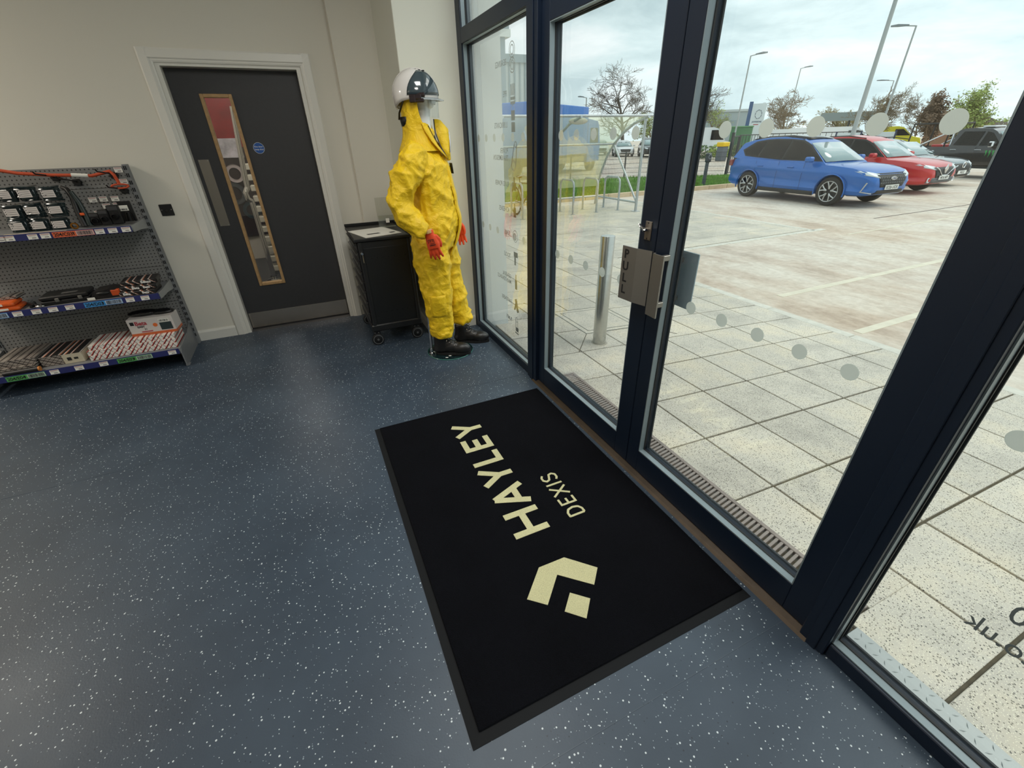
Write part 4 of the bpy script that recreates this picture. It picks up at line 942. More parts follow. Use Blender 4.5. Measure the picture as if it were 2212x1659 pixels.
bvh = mathutils.bvhtree.BVHTree.FromBMesh(bm)
suit = finish(bm, 'coverall', M_SUIT, MQ); suit['label'] = 'creased yellow protective coverall'
def front(y, z, off=.004):
    h = bvh.ray_cast(Vector((.6, y, z)), Vector((-1, 0, 0)))
    return Vector((h[0].x+off, y, z)) if h[0] is not None else Vector((.19, y, z))
# storm flap down the front: one long raised strip with a darker fold beside it
rows = []
for i in range(36):
    z = .80+i*(1.475-.80)/35; yc = .006
    a = max(front(yc-.030, z).x, front(yc, z).x, front(yc+.030, z).x)
    rows.append([(a-.006, yc-.034, z), (a+.005, yc-.030, z), (a+.006, yc, z), (a+.005, yc+.030, z), (a-.008, yc+.036, z)])
for _ in range(2):
    xs = [r[2][0] for r in rows]
    rows = [[(p[0]-xs[i]+sum(xs[max(0, i-1):i+2])/len(xs[max(0, i-1):i+2]), p[1], p[2]) for p in r] for i, r in enumerate(rows)]
b = MB(); b.loft(rows, False, False); b.build('storm_flap', M_SUIT, suit, True)
# chest patch
pc = front(.060, 1.390, .008); pr = front(.060, 1.345, .008); pq = front(.090, 1.390, .008)
ux = (pq-pc).normalized(); uz = (pc-pr).normalized()
F = frame(pc, ux, uz)
b = MB(); b.box(-.020, .022, -.034, .034, -.001, .0018); b.xf(F); pt = b.build('chest_patch', mat('patch_black', srgb(30, 32, 36), .5), suit); pt['label'] = 'black printed chest patch'
b = MB(); b.disc((-.008, .02, .0018), (0, 0, 1), .006, .0006, 12); b.box(-.010, .012, -.028, -.006, .0018, .0022); b.box(-.004, .014, -.002, .008, .0018, .0022); b.xf(F); b.build('patch_print', mat('patch_print', srgb(170, 172, 174), .5), pt)
# knee panel on the near leg
def side_pt(x, z, off=.003):
    h = bvh.ray_cast(Vector((x, -.7, z)), Vector((0, 1, 0))); return Vector((x, h[0].y-off, z)) if h[0] is not None else Vector((x, -.2, z))
rows = []
for i in range(9):
    z = .36+i*.022; rows.append([side_pt(x, z) for x in (-.02, .0, .02, .04, .06, .08, .095)])
b = MB(); b.loft(rows, False, False); kp = b.build('knee_panel', M_SUIT, suit, True)
sm = kp.modifiers.new('thickness', 'SOLIDIFY'); sm.thickness = .004; sm.offset = -1
# hood: a sheet round the head, open at the face
rows = []
prof = [(1.50, -.015, .150, .165, 12), (1.545, -.015, .128, .130, 22), (1.59, -.015, .112, .108, 36), (1.64, -.014, .106, .100, 54), (1.70, -.012, .107, .098, 70), (1.76, -.010, .108, .098, 76), (1.82, -.010, .108, .098, 74), (1.87, -.012, .102, .092, 72)]
for z, cx, rx, ry, op in prof:
    r = []; o = radians(op)
    for j in range(33):
        a = o+(2*pi-2*o)*j/32; wob = .010*mnoise.noise(Vector((cos(a)*4+z*6, sin(a)*4, z*13)))+.006*mnoise.noise(Vector((cos(a)*9, sin(a)*9, z*30)))
        r.append((cx+(rx+wob)*cos(a), (ry+wob)*sin(a), z))
    rows.append(r)
b = MB(); b.loft(rows, False, False); hood = b.build('hood', M_SUIT, suit, True); hood.modifiers.new('thickness', 'SOLIDIFY').thickness = .003
sb = hood.modifiers.new('sub', 'SUBSURF'); sb.levels = 1; sb.render_levels = 1
# collar flaps standing open at the throat
def sheet(name, pts, m, parent, th=.003):
    b = MB(); b.loft(pts, False, False); o = b.build(name, m, parent, True); o.modifiers.new('thickness', 'SOLIDIFY').thickness = th; return o
sheet('collar_flap', [[(.168, .008, 1.440), (.180, .016, 1.443), (.184, .026, 1.446)], [(.128, .018, 1.52), (.160, .036, 1.522), (.178, .056, 1.525)], [(.100, .030, 1.60), (.142, .056, 1.60), (.176, .082, 1.598)], [(.090, .042, 1.650), (.132, .070, 1.648), (.168, .096, 1.632)], [(.088, .050, 1.690), (.106, .062, 1.690), (.124, .074, 1.684)]], M_SUIT, suit)
sheet('flap_tape', [[(.180, .036, 1.49), (.184, .045, 1.49)], [(.179, .060, 1.55), (.184, .070, 1.55)], [(.172, .086, 1.615), (.178, .096, 1.61)]], mat('reflective_tape', srgb(205, 205, 208), .3), suit, .002)
sheet('collar_flap', [[(.165, -.004, 1.440), (.172, -.03, 1.46), (.14, -.085, 1.50)], [(.120, -.020, 1.52), (.118, -.06, 1.54), (.09, -.10, 1.56)], [(.085, -.045, 1.60), (.08, -.075, 1.61), (.05, -.10, 1.62)], [(.06, -.062, 1.66), (.055, -.082, 1.665), (.03, -.10, 1.67)]], M_SUIT, suit)
b = MB(); b.tube([(.166, .006, 1.45), (.115, .022, 1.54), (.088, .038, 1.61), (.082, .056, 1.69)], .0055, 8, flat=.6); b.tube([(.164, .0, 1.45), (.112, -.020, 1.53), (.085, -.040, 1.60), (.066, -.056, 1.65)], .0045, 8, flat=.6)
z = b.build('zip_tape', mat('zip_black', srgb(22, 20, 18), .5), suit, True)
sheet('inner_bib', [[(.150, -.030, 1.45), (.150, .030, 1.45)], [(.095, -.05, 1.54), (.095, .05, 1.54)], [(.075, -.055, 1.62), (.075, .055, 1.62)], [(.060, -.055, 1.66), (.060, .055, 1.66)]], M_SUIT, suit, .002)
MB().tube([(.151, .0, 1.46), (.100, .0, 1.54), (.080, 0, 1.63)], .0035, 6).build('bib_zip', mat('zip_black'), suit)
# head, neck, mask
b = MB(); b.ell((.025, 0, 1.845), (.092, .076, .105), 22, 16); b.ell((.070, 0, 1.79), (.042, .050, .044), 16, 10); b.tube([(.02, 0, 1.58), (.024, 0, 1.70), (.03, 0, 1.80)], [.052, .048, .052], 18)
b.tube([(.100, 0, 1.850), (.112, 0, 1.815), (.100, 0, 1.805)], [.006, .013, .012], 10)
for s in (-1, 1): b.ell((.010, s*.074, 1.82), (.018, .008, .030), 10, 8)
bm = remesh(b, .006, 4)
for v in bm.verts:
    for s in (-1, 1):
        dd = (v.co-Vector((.096, s*.030, 1.848))).length
        if dd < .022: v.co.x -= .008*(1-dd/.022)
    dd = abs(v.co.z-1.782)
    if v.co.x > .07 and dd < .004 and abs(v.co.y) < .022: v.co.x -= .004
head = finish(bm, 'head', mat('white_mannequin', srgb(226, 228, 226), .35), MQ); head['label'] = 'plain white mannequin head and neck'
b = MB(); b.loft([[(.118-.010*k*k*.06-abs(y)*abs(y)*5.5, y, 1.800-k*.010) for y in [(-.052+.0104*j) for j in range(11)]] for k in range(4)], False, False)
mk = b.build('face_mask', mat('mask_white', srgb(216, 220, 222), .6), head, True); mk.modifiers.new('thickness', 'SOLIDIFY').thickness = .002
# helmet: shell, rib, visor cover, clear visor, brim, ear clip, rear cradle
M_HEL = mat('helmet_white', srgb(214, 210, 206), .22, coat=.5)
HC = Vector((-.012, 0, 1.815))
def hel(a, ph, k=1.0):
    """a = azimuth, ph = elevation on the helmet shell"""
    r = Vector((.150*cos(ph)*cos(a), .122*cos(ph)*sin(a), .152*sin(ph)))
    return HC+r*k
rows = []
for i in range(15):
    r = []
    for j in range(36):
        a = 2*pi*j/36; low = -.14-.32*max(0, -cos(a))**2; ph = low+(pi/2-.02-low)*i/14
        r.append(hel(a, ph))
    rows.append(r)
b = MB(); b.loft(rows, False); b._f([b.v.index(p) for p in []] or range(len(b.v)-36, len(b.v))); helmet = b.build('helmet', M_HEL, MQ, True); helmet['label'] = 'white vented safety helmet with visor'
helmet.modifiers.new('thickness', 'SOLIDIFY').thickness = .004
b = MB()
b.tube([hel(0, .50+k*.17, 1.012) for k in range(6)]+[hel(pi, pi/2-.12-k*.2, 1.012) for k in range(7)], .010, 8, flat=.5); b.build('top_rib', M_HEL, helmet, True)
b = MB()
for k in range(3): p = hel(-.55, 1.16-k*.0, 1.01)+Vector((-.030+k*.026, 0, .002-k*.004)); b.box(p.x-.008, p.x+.008, p.y-.006, p.y-.001, p.z-.003, p.z+.003)
b.build('vent', M_BLACK, helmet)
rows = []
for i in range(9):
    ph = .02+1.02*i/8; r = []
    half = 1.72-.62*(i/8)**2
    for j in range(21): a = -half+2*half*j/20; r.append(hel(a, ph, 1.035))
    rows.append(r)
b = MB(); b.loft(rows, False, False); vc = b.build('visor_cover', mat('smoked_cover', srgb(58, 70, 76), .12, spec=.7, coat=.6), helmet, True); vc.modifiers.new('thickness', 'SOLIDIFY').thickness = .003
rows = []
for k, (e, dz) in enumerate(((1.03, -.012), (1.12, -.016), (1.22, -.022), (1.235, -.027), (1.14, -.026), (1.02, -.020))):
    rows.append([HC+Vector((.150*cos(a)*(1+(e-1)*max(0.15, cos(a))), .122*sin(a)*(1+(e-1)*.35), dz+.006*(1-cos(a)))) for a in [-1.25+2.5*j/20 for j in range(21)]])
b = MB(); b.loft(rows, False, False); b.build('brim', mat('brim_grey', srgb(150, 156, 158), .2, coat=.4), helmet, True)
rows = []
for i in range(7):
    zz = -.018-.105*i/6; rows.append([HC+Vector((.146*cos(a)*(1-.02*i/6), .112*sin(a), zz+.02*(1-cos(a))*(i/6))) for a in [-1.05+2.1*j/16 for j in range(17)]])
b = MB(); b.loft(rows, False, False); b.build('clear_visor', glass_mat('visor_clear', (.90, .92, .93), .06, .9), helmet, True)
for s in (-1, 1):
    b = MB()
    for px, pz, rx, rz in ((.035, -.010, .032, .014), (.010, -.018, .020, .022), (.060, .002, .030, .011), (.052, -.028, .030, .011)):
        y = s*.122*math.sqrt(max(.02, 1-(px/.15)**2)); b.box(HC.x+px-rx, HC.x+px+rx, y-.009 if s < 0 else y-.006, y+.006 if s < 0 else y+.009, HC.z+pz-rz, HC.z+pz+rz, .005)
    b.build('visor_clip', mat('clip_dark', srgb(38, 26, 28), .4), helmet)
rows = []
for k in range(5):
    zz = -.055-.028*k; rows.append([HC+Vector((-.012-.118*cos(a)*(1-.05*k), .105*sin(a)*(1-.05*k), zz)) for a in [-1.15+2.3*j/14 for j in range(15)]])
b = MB(); b.loft(rows[2:], False, False); cr_ = b.build('rear_cradle', M_BLACK, helmet, True); cr_.modifiers.new('thickness', 'SOLIDIFY').thickness = .006
b = MB()
for s in (-1, 1): b.tube([HC+Vector((-.055, s*.115, -.03)), HC+Vector((-.095, s*.09, -.09)), HC+Vector((-.11, s*.06, -.125))], .008, 8, flat=.5)
b.build('cradle_strap', M_BLACK, helmet, True)
# gloves
M_GLOVE = mat('orange_glove', srgb(226, 74, 28), .55, bump=.3, bscale=180)
def glove(wr, s, fw, name_lab):
    """wr wrist point, s = -1 near (right) hand, +1 far (left) hand"""
    b = MB(); w = Vector(wr)
    down = Vector((fw, 0, -1)).normalized(); side = Vector((1, 0, fw)).normalized(); out = Vector((0, s, 0))
    def P(u, v, o): return w+down*u+side*v+out*o
    rings = []
    for u, hw, ht, c in ((-.03, .034, .028, 0), (.0, .033, .026, 0), (.03, .040, .023, .002), (.065, .046, .020, .003), (.095, .045, .017, .002)):
        rings.append([P(u, c+hw*cos(2*pi*j/14), ht*sin(2*pi*j/14)) for j in range(14)])
    b.loft(rings)
    for v0, L, r, cv in ((.031, .066, .0098, .10), (.011, .080, .0105, .02), (-.010, .076, .0103, -.06), (-.030, .060, .0092, -.14)):
        b.tube([P(.080, v0, 0), P(.098+L*.36, v0+cv*.04, -.003), P(.098+L*.70, v0+cv*.08, -.010), P(.098+L, v0+cv*.12, -.022)], [r*1.08, r*1.05, r, r*.72], 10)
    b.tube([P(.012, .034, -.004), P(.040, .050, -.014), P(.075, .052, -.022), P(.100, .045, -.028)], [.013, .0125, .0115, .008], 10)
    bm = remesh(b, .0042, 2)
    g = finish(bm, 'glove', M_GLOVE, MQ); g['label'] = name_lab
    b = MB(); b.tube([P(-.034, 0, 0), P(-.020, 0, 0), P(-.012, 0, 0)], [.034, .036, .034], 18, flat=.8); b.build('knit_cuff', mat('knit_cuff', srgb(216, 172, 110), .9, bump=.5, bscale=300), g, True)
    oo = .0235; b = MB()
    for (u0, v0), (u1, v1) in (((.030, -.020), (.030, .022)), ((.030, -.020), (.052, -.020)), ((.030, .0), (.047, .0)), ((.030, .012), (.047, .012)), ((.030, .022), (.052, .022)), ((.056, -.010), (.056, .024)), ((.040, -.012), (.040, -.004))):
        b.tube([P(u0, v0, oo), P(u1, v1, oo-.001)], .0016, 6)
    for q in range(5): b.tube([P(.064, -.014+q*.009, oo-.002), P(.071, -.012+q*.009, oo-.003)], .0028, 6)
    b.build('printed_mark', M_INK, g)
glove((.058, -.318, 1.005), -1, .22, 'orange work glove on the near hand')
glove((.135, .293, .985), 1, .22, 'orange work glove on the far hand')
# boots
M_BOOT = mat('black_leather', srgb(26, 25, 25), .38, bump=.12, bscale=90)
def boot(ox, oy, oz, lab, tilt=0.):
    b = MB()
    b.ell((.118, 0, .050), (.082, .052, .048), 20, 12); b.ell((.04, 0, .058), (.11, .044, .050), 20, 12); b.ell((-.055, 0, .045), (.062, .043, .045), 18, 12)
    b.loft([ering((x, 0, z), rx, ry, 18) for x, z, rx, ry in ((-.035, .03, .075, .045), (-.040, .08, .066, .044), (-.045, .12, .056, .044), (-.048, .155, .054, .046), (-.048, .165, .050, .043))])
    b.ell((.015, 0, .085), (.060, .036, .040), 16, 10)
    bm = remesh(b, .0055, 5)
    for v in bm.verts:
        v.co.z = max(v.co.z, .012)
        if v.co.x > .10 and .05 < v.co.z: pass
        v.co += Vector((ox, oy, oz))
    u = finish(bm, 'boot', M_BOOT, MQ); u['label'] = lab
    out = []
    for k in range(28):
        a = 2*pi*k/28; x = .050+.148*cos(a); wv = .049-.008*max(0, -cos(a))-.006*(1-abs(cos(a)))*(1 if -.6 < cos(a) < .1 else 0)
        out.append((ox+x, oy+wv*sin(a)*(1.0 if abs(cos(a)) < .9 else 1.05)))
    MB().prism(out, oz, oz+.022, 'z').build('sole', mat('boot_sole', srgb(16, 16, 17), .6), u)
    b = MB()
    for i in range(5):
        x = .075-i*.020; zt = .098+i*.0125; w = .030
        b.tube([(ox+x, oy-w, oz+zt-.010), (ox+x-.004, oy, oz+zt+.006), (ox+x-.012, oy+w, oz+zt-.004)], .0030, 6); b.tube([(ox+x, oy+w, oz+zt-.010), (ox+x-.004, oy, oz+zt+.009), (ox+x-.012, oy-w, oz+zt-.004)], .0030, 6)
    for s in (-1, 1): b.tube([(ox-.002, oy, oz+.158), (ox+.022, oy+s*.028, oz+.162), (ox+.030, oy+s*.012, oz+.150), (ox-.002, oy, oz+.156)], .0028, 6)
    b.build('lace', mat('lace_black', srgb(30, 30, 30), .8), u, True)
    b = MB()
    for i in range(4):
        for s in (-1, 1): b.disc((ox+.072-i*.020, oy+s*.034, oz+.090+i*.0125), (0, s, .5), .004, .002, 8)
    b.build('eyelet', M_STEEL, u)
    b = MB(); b.loft([ering((ox-.046, oy, oz+z), .044, .036, 16) for z in (.14, .20)]); b.build('sock', mat('sock_pale', srgb(210, 200, 176), .9), u, True)
boot(.045, -.106, .009, 'black lace-up boot on the near foot')
boot(.170, .158, .0, 'black lace-up boot on the far foot')
# glass base and steel support rod
cb = Vector((.055, -.035, 0))
b = MB(); b.lathe([(0, 0), (.19, 0), (.192, .004), (.19, .008), (0, .008)], cb, 48); gb = b.build('glass_base', glass_mat('green_glass', (.72, .86, .82), .06, .9), MQ, True); gb['label'] = 'round green-edged glass base plate'
b = MB(); b.lathe([(.1905, -.0001), (.1935, .004), (.1905, .0085)], cb, 48); b.build('glass_edge', mat('glass_edge', srgb(70, 120, 112), .15), gb, True)
b = MB(); b.cyl((-.085, -.115, .008), (-.080, -.110, .35), .011, 14); b.build('support_rod', M_CHROME, MQ, True)
b = MB(); b.lathe([(0, 0), (.024, 0), (.024, .012), (.014, .016), (.014, .05), (0, .05)], (-.085, -.115, .008), 18); b.build('rod_clamp', M_CHROME, MQ, True)
b = MB()
for dx, dy in ((.02, -.12), (.0, -.155)): b.box(cb.x+dx-.010, cb.x+dx+.010, cb.y+dy-.006, cb.y+dy+.006, .0080, .0088)
b.build('sticker', M_PAPER, gb)
# ================================================================== FORECOURT
KS = .065; G = -.222
def gz(x): return -KS*(min(x, 4.72)-1.3)
M_JOINT = mat('joint_grit', srgb(96, 88, 70), .95, var=.25, vscale=30)
M_SLAB = m_slab()
b = MB(); b.quad((1.36, -9, gz(1.36)-.012), (4.72, -9, G-.012), (4.72, 12.7, G-.012), (1.36, 12.7, gz(1.36)-.012)); b.quad((4.72, 5.84, G-.012), (9.56, 5.84, G-.012), (9.56, 12.7, G-.012), (4.72, 12.7, G-.012))
for v in list(b.v): pass
pv = struct(b.build('pavement', M_JOINT), 'grey granite slab paving outside the entrance')
S = .455
sl_me = MB().box(-S/2+.0058, S/2-.0058, -S/2+.0058, S/2-.0058, -.03, 0, .002).build('paving_slab', M_SLAB, mesh_only=True)
far = MB(); far_v = 0
tilt = math.atan(KS)
rr = random.Random(3)
def slab(x, y, z, ry):
    o = link('paving_slab', sl_me, pv); o.location = (x, y, z+rr.uniform(-.0012, .0012)); o.rotation_euler = (rr.uniform(-.002, .002), ry, 0)
MH = (2.27, 2.74, 3.22, 3.72)       # inset cover
for i in range(7):
    xc = 1.45+S*(i+.5)
    for j in range(-20, 28):
        yc = .062+.457*(j+.5)
        if yc < -1.4 or yc > 12.6: 
            if -9 < yc < -1.4: far.box(xc-S/2+.004, xc+S/2-.004, yc-S/2+.004, yc+S/2-.004, gz(xc)-.03, gz(xc))
            continue
        if i == 0 and .06 < yc < 2.48: continue
        if yc < 8.3: slab(xc, yc, gz(xc), tilt)
        else: far.box(xc-S/2+.004, xc+S/2-.004, yc-S/2+.004, yc+S/2-.004, gz(xc)-.03, gz(xc))
for i in range(11):
    xc = 4.640+S*(i+.5)*.982
    for j in range(15):
        yc = 5.97+S*(j+.5)
        if yc < 8.3 and xc < 9.5: slab(xc, yc, G, 0)
        elif xc < 9.5: far.box(xc-S/2+.004, xc+S/2-.004, yc-S/2+.004, yc+S/2-.004, G-.03, G)
stuff(far.build('far_paving_slabs', M_SLAB, pv))
# cut slabs between drain and first full row
def cut_slab(x0, x1, y0, y1):
    xc, yc = (x0+x1)/2, (y0+y1)/2; o = MB().box(x0-xc, x1-xc, y0-yc, y1-yc, -.03, 0, .002).build('cut_slab', M_SLAB, pv); o.location = (xc, yc, gz(xc)); o.rotation_euler = (0, tilt, 0)
for j in range(1, 6): cut_slab(1.622, 1.8995, .062+.457*j+.005, .062+.457*j+.452)
cut_slab(1.492, 1.8995, .067, .354); cut_slab(1.622, 1.8995, .3545, .514)
# pale edging blocks
M_EDGE = mat('edging_concrete', srgb(206, 202, 190), .8, var=.12, vscale=10, rand=.05)
e1 = MB().box(-.06, .06, -.453, .453, -.10, .004, .006).build('edging_block', M_EDGE, mesh_only=True)
e2 = MB().box(-.453, .453, -.06, .06, -.10, .004, .006).build('edging_block', M_EDGE, mesh_only=True)
for k in range(13):
    o = link('edging_block', e1, pv); o.location = (4.69, 5.40-.914*k, G)
for k in range(6):
    o = link('edging_block', e2, pv); o.location = (5.10+.914*k-.3, 5.87, G)
for k in range(8):
    o = link('edging_block', e1, pv); o.location = (9.52, 6.30+.914*k, G)
# drain channel with grating bars
M_DRAIN = mat('drain_grating', srgb(150, 138, 130), .6, .2, var=.15, vscale=15)
dc = thing('drain_channel', 'long slotted drain grating in front of the entrance doors', 'drain', (1.54, 1.4, 0))
b = MB(); b.box(1.462, 1.482, .36, 2.475, -.05, -.008, .002); b.box(1.596, 1.618, .36, 2.475, -.05, -.012, .002); b.box(1.482, 1.596, 2.455, 2.475, -.05, -.009, .002); b.box(1.482, 1.596, .36, .375, -.05, -.009, .002)
b.build('channel_frame', M_DRAIN, dc, w=True)
MB().box(1.47, 1.61, .365, 2.47, -.075, -.045).build('channel_bed', mat('drain_dark', srgb(40, 36, 34), .9), dc, w=True)
gb_ = MB().box(-.057, .057, -.0065, .0065, -.022, 0, .002).build('grating_bar', M_DRAIN, mesh_only=True)
for k in range(89):
    o = link('grating_bar', gb_, dc); o.location = (1.539-1.54, .388+k*.0233-1.4, -.012); o.rotation_euler = (0, 0, radians(9))
# checker plate sill outside the right window
cp = thing('checker_plate', 'aluminium checker plate strip along the foot of the right window', 'checker plate', (1.44, -.6, 0))
MB().box(1.393, 1.488, -1.6, .325, -.010, -.004, .001).build('plate', mat('checker_alu', srgb(170, 174, 172), .45, .3), cp, w=True)
b = MB()
for k in range(64):
    y = .30-k*.030
    for x in (1.412, 1.442, 1.470):
        s = 1 if (k+int(x*100)) % 2 else -1; b.tube([(x-.009, y-s*.006, -.0045), (x, y, -.0025), (x+.009, y+s*.006, -.0045)], [.0006, .0022, .0006], 6, flat=.7)
stuff(b.build('tread_bars', mat('checker_alu'), cp, True, w=True))
struct(MB().box(1.3645, 1.392, -1.6, .33, -.03, .034, .002).build('trim_11', mat('outer_sill', srgb(92, 112, 120), .4, .2)), 'grey outer sill of the right window')
struct(MB().box(1.3645, 1.392, 2.50, 3.646, -.03, .040, .002).build('trim_12', mat('outer_sill')), 'grey outer sill of the left side window')
# inset access cover
ic = thing('inset_cover', 'square inset access cover framed by thin metal edges behind the bollard', 'access cover', (2.5, 3.47, gz(2.5)))
M_SEDGE = mat('steel_edge', srgb(150, 148, 136), .4, .7); b = MB()
def fr(x0, x1, y0, y1, t):
    b.box(x0, x1, y0, y0+t, .001, .0045); b.box(x0, x1, y1-t, y1, .001, .0045); b.box(x0, x0+t, y0+t, y1-t, .001, .0045); b.box(x1-t, x1, y0+t, y1-t, .001, .0045)
fr(-.33, .33, -.33, .33, .010); fr(-.27, .27, -.27, .27, .008); o = b.build('cover_frame', M_SEDGE, ic); o.rotation_euler = (0, tilt, 0)
b = MB(); b.box(-.262, .262, -.262, .262, -.01, .0030); o = b.build('cover_infill', M_SLAB, ic); o.rotation_euler = (0, tilt, 0)
b = MB(); b.box(-.32, .32, -.32, .32, -.012, .0018); o = b.build('cover_surround', M_SLAB, ic); o.rotation_euler = (0, tilt, 0)
b = MB(); b.box(.22, .25, .22, .25, .0025, .0065, .001); b.box(-.25, -.22, .22, .25, .0025, .0065, .001); o = b.build('lifting_plate', M_STEEL, ic); o.rotation_euler = (0, tilt, 0)
b = MB()
for (x0, y0), (x1, y1) in (((-.33, -.33), (-.62, -.66)), ((.33, .33), (.60, .66)), ((-.33, .33), (-.48, .72)), ((.33, -.33), (.52, -.62))): b.tube([(x0, y0, .0), (x1, y1, .0)], .004, 6, flat=.8)
o = b.build('mitre_joint', M_JOINT, ic); o.rotation_euler = (0, tilt, 0)
# bollard
bo = thing('bollard', 'round stainless steel bollard standing outside the left door', 'bollard', (2.165, 2.925, gz(2.165)))
MB().lathe([(0, 0), (.0575, 0), (.0575, .925), (.055, .930), (0, .932)], (0, 0, 0), 40).build('post', mat('stainless_satin', srgb(196, 196, 190), .26, 1.0, var=.06, vscale=30), bo, True)
MB().lathe([(.058, 0), (.072, 0), (.070, .004), (.058, .005)], (0, 0, .001), 40).build('base_collar', mat('mortar', srgb(170, 164, 150), .9), bo, True)

# ------------------------------------------------------------------ yard, verge
M_YARD = m_carpark()
b = MB(); b.quad((4.72, -60, G-.006), (140, -60, G-.006), (140, 5.84, G-.006), (4.72, 5.84, G-.006)); b.quad((9.55, 5.84, G-.006), (140, 5.84, G-.006), (140, 160, G-.006), (9.55, 160, G-.006)); b.quad((-60, 12.65, G-.006), (9.55, 12.65, G-.006), (9.55, 160, G-.006), (-60, 160, G-.006))
struct(b.build('car_park_ground', M_YARD), 'pale worn concrete car park surface')
M_LINE = mat('worn_line_paint', srgb(214, 206, 186), .85, var=.12, vscale=4)
for i, (x0, x1, y, w) in enumerate(((5.2, 10.6, 3.37, .09), (4.85, 9.4, 2.24, .09), (9.7, 15.5, 5.3, .05))):
    struct(MB().box(x0, x1, y-w/2, y+w/2, G-.006, G-.003).build('parking_line', M_LINE), 'faded pale parking line')
struct(MB().box(12, 24, 6.1, 6.14, G-.006, G-.004).build('expansion_joint', mat('dark_joint', srgb(96, 84, 76), .9)), 'dark joint across the concrete')
verge = [(2.0, 12.75), (15.9, 12.95), (16.4, 13.6), (18.6, 16.2), (14.3, 18.4), (6.0, 19.4), (2.0, 19.6)]
b = MB(); b.prism(verge, G-.05, G+.07, 'z')
gv = struct(b.build('grass_verge', mat('turf', srgb(92, 124, 58), .9, var=.35, vscale=5)), 'green grass verge behind the cycle shelter')
b = MB(); rg = random.Random(11)
def inside(x, y, P):
    c = False
    for i in range(len(P)):
        x1, y1 = P[i]; x2, y2 = P[i-1]
        if (y1 > y) != (y2 > y) and x < (x2-x1)*(y-y1)/(y2-y1)+x1: c = not c
    return c
n = 0
while n < 26000:
    x = rg.uniform(5, 18.6); y = rg.uniform(12.8, 24) if rg.random() < .5 else rg.uniform(12.8, 16)
    if not inside(x, y, verge): continue
    h = rg.uniform(.05, .13); a = rg.uniform(0, pi); w = rg.uniform(.012, .022); lx, ly = rg.uniform(-.04, .04), rg.uniform(-.04, .04)
    b.quad((x-w*cos(a), y-w*sin(a), G+.06), (x+w*cos(a), y+w*sin(a), G+.06), (x+lx, y+ly, G+.07+h)); n += 1
go = b.build('grass', mat('grass_blades', srgb(112, 152, 66), .8, var=.4, vscale=2.0)); stuff(go); go['label'] = 'short bright green grass on the verge'; go['category'] = 'grass'
kb = MB().box(-.45, .45, -.06, .06, -.1, .13, .012).build('kerb_stone', mat('kerb_concrete', srgb(204, 184, 152), .85, var=.1, vscale=8, rand=.06), mesh_only=True)
for k in range(15):
    o = link('kerb_stone', kb, gv); o.location = (2.5+.91*k, 12.72+.0135*k, G); o.rotation_euler = (0, 0, .0148)
# weeds and gravel strip
# ------------------------------------------------------------------ cycle shelter
cs = thing('cycle_shelter', 'galvanised cycle shelter with curved clear roof beyond the bollard', 'shelter', (6.2, 10.9, G))
def arc_pts(x):
    P = [(11.92, G), (11.86, .25), (11.72, .62), (11.48, 1.05), (11.19, 1.38), (10.82, 1.64), (10.40, 1.84), (9.95, 1.955), (9.86, 1.975)]
    return [(x, y, z) for y, z in P]
for x in (8.22, 6.28, 4.3):
    MB().tube(arc_pts(x), .032, 10).build('hoop', M_GALV, cs, True, w=True)
    if x != 6.28:
        MB().cyl((x, 9.98, G), (x, 9.98, 1.95), .036, 12).build('front_post', M_GALV, cs, True, w=True)
        MB().tube([(x, 11.19, 1.37), (x, 9.99, .02)], .026, 10).build('brace', M_GALV, cs, True, w=True)
        MB().tube([(x, 11.88, .0), (x, 9.99, .0)], .026, 10).build('foot_rail', M_GALV, cs, True, w=True)
        MB().box(x-.09, x+.09, 9.89, 10.07, G, G+.012, .002).build('base_plate', M_GALV, cs, w=True)
MB().tube([(4.15, 9.90, 1.99), (8.48, 9.90, 1.99)], .030, 10).build('eaves_rail', M_GALV, cs, True, w=True)
MB().tube([(4.15, 11.20, 1.39), (8.3, 11.20, 1.39)], .026, 10).build('purlin', M_GALV, cs, True, w=True)
MB().tube([(4.15, 11.88, .0), (8.3, 11.88, .0)], .026, 10).build('rear_rail', M_GALV, cs, True, w=True)
A0, A1 = [(x, y+.03, z+.03) for x, y, z in arc_pts(4.2)], [(x, y+.03, z+.03) for x, y, z in arc_pts(8.22)]
b = MB(); b.loft([A0[1:], A1[1:]], False, False); sh_ = b.build('roof_sheet', film_mat('weathered_polycarbonate', srgb(224, 226, 190), .6, .58, (.92, .96, .86)), cs, True, w=True)
ln = MB(); ln.ell((6.42, 10.22, 1.90), (.26, .10, .075), 20, 10); lamp = ln.build('shelter_light', mat('lamp_shell', srgb(200, 198, 186), .35), cs, True, w=True)
# sheffield stands
def stand(x, lab):
    t = thing('cycle_stand', lab, 'cycle stand', (x, 10.75, G), 0, 'cycle stands under the shelter')
    MB().tube([(0, -.34, 0), (0, -.34, .68), (0, -.31, .77), (0, -.23, .82), (0, .23, .82), (0, .31, .77), (0, .34, .68), (0, .34, 0)], .026, 12).build('hoop', M_GALV, t, True)
    for y in (-.34, .34): MB().disc((0, y, 0), (0, 0, 1), .06, .008, 16).build('foot_plate', M_GALV, t)
for x, l in ((7.95, 'galvanised cycle stand nearest the right end of the shelter'), (7.24, 'galvanised cycle stand second from the right end'), (6.50, 'galvanised cycle stand third from the right end'), (5.76, 'galvanised cycle stand hidden behind the dark mullion'), (5.02, 'galvanised cycle stand that holds the bicycle')): stand(x, l)
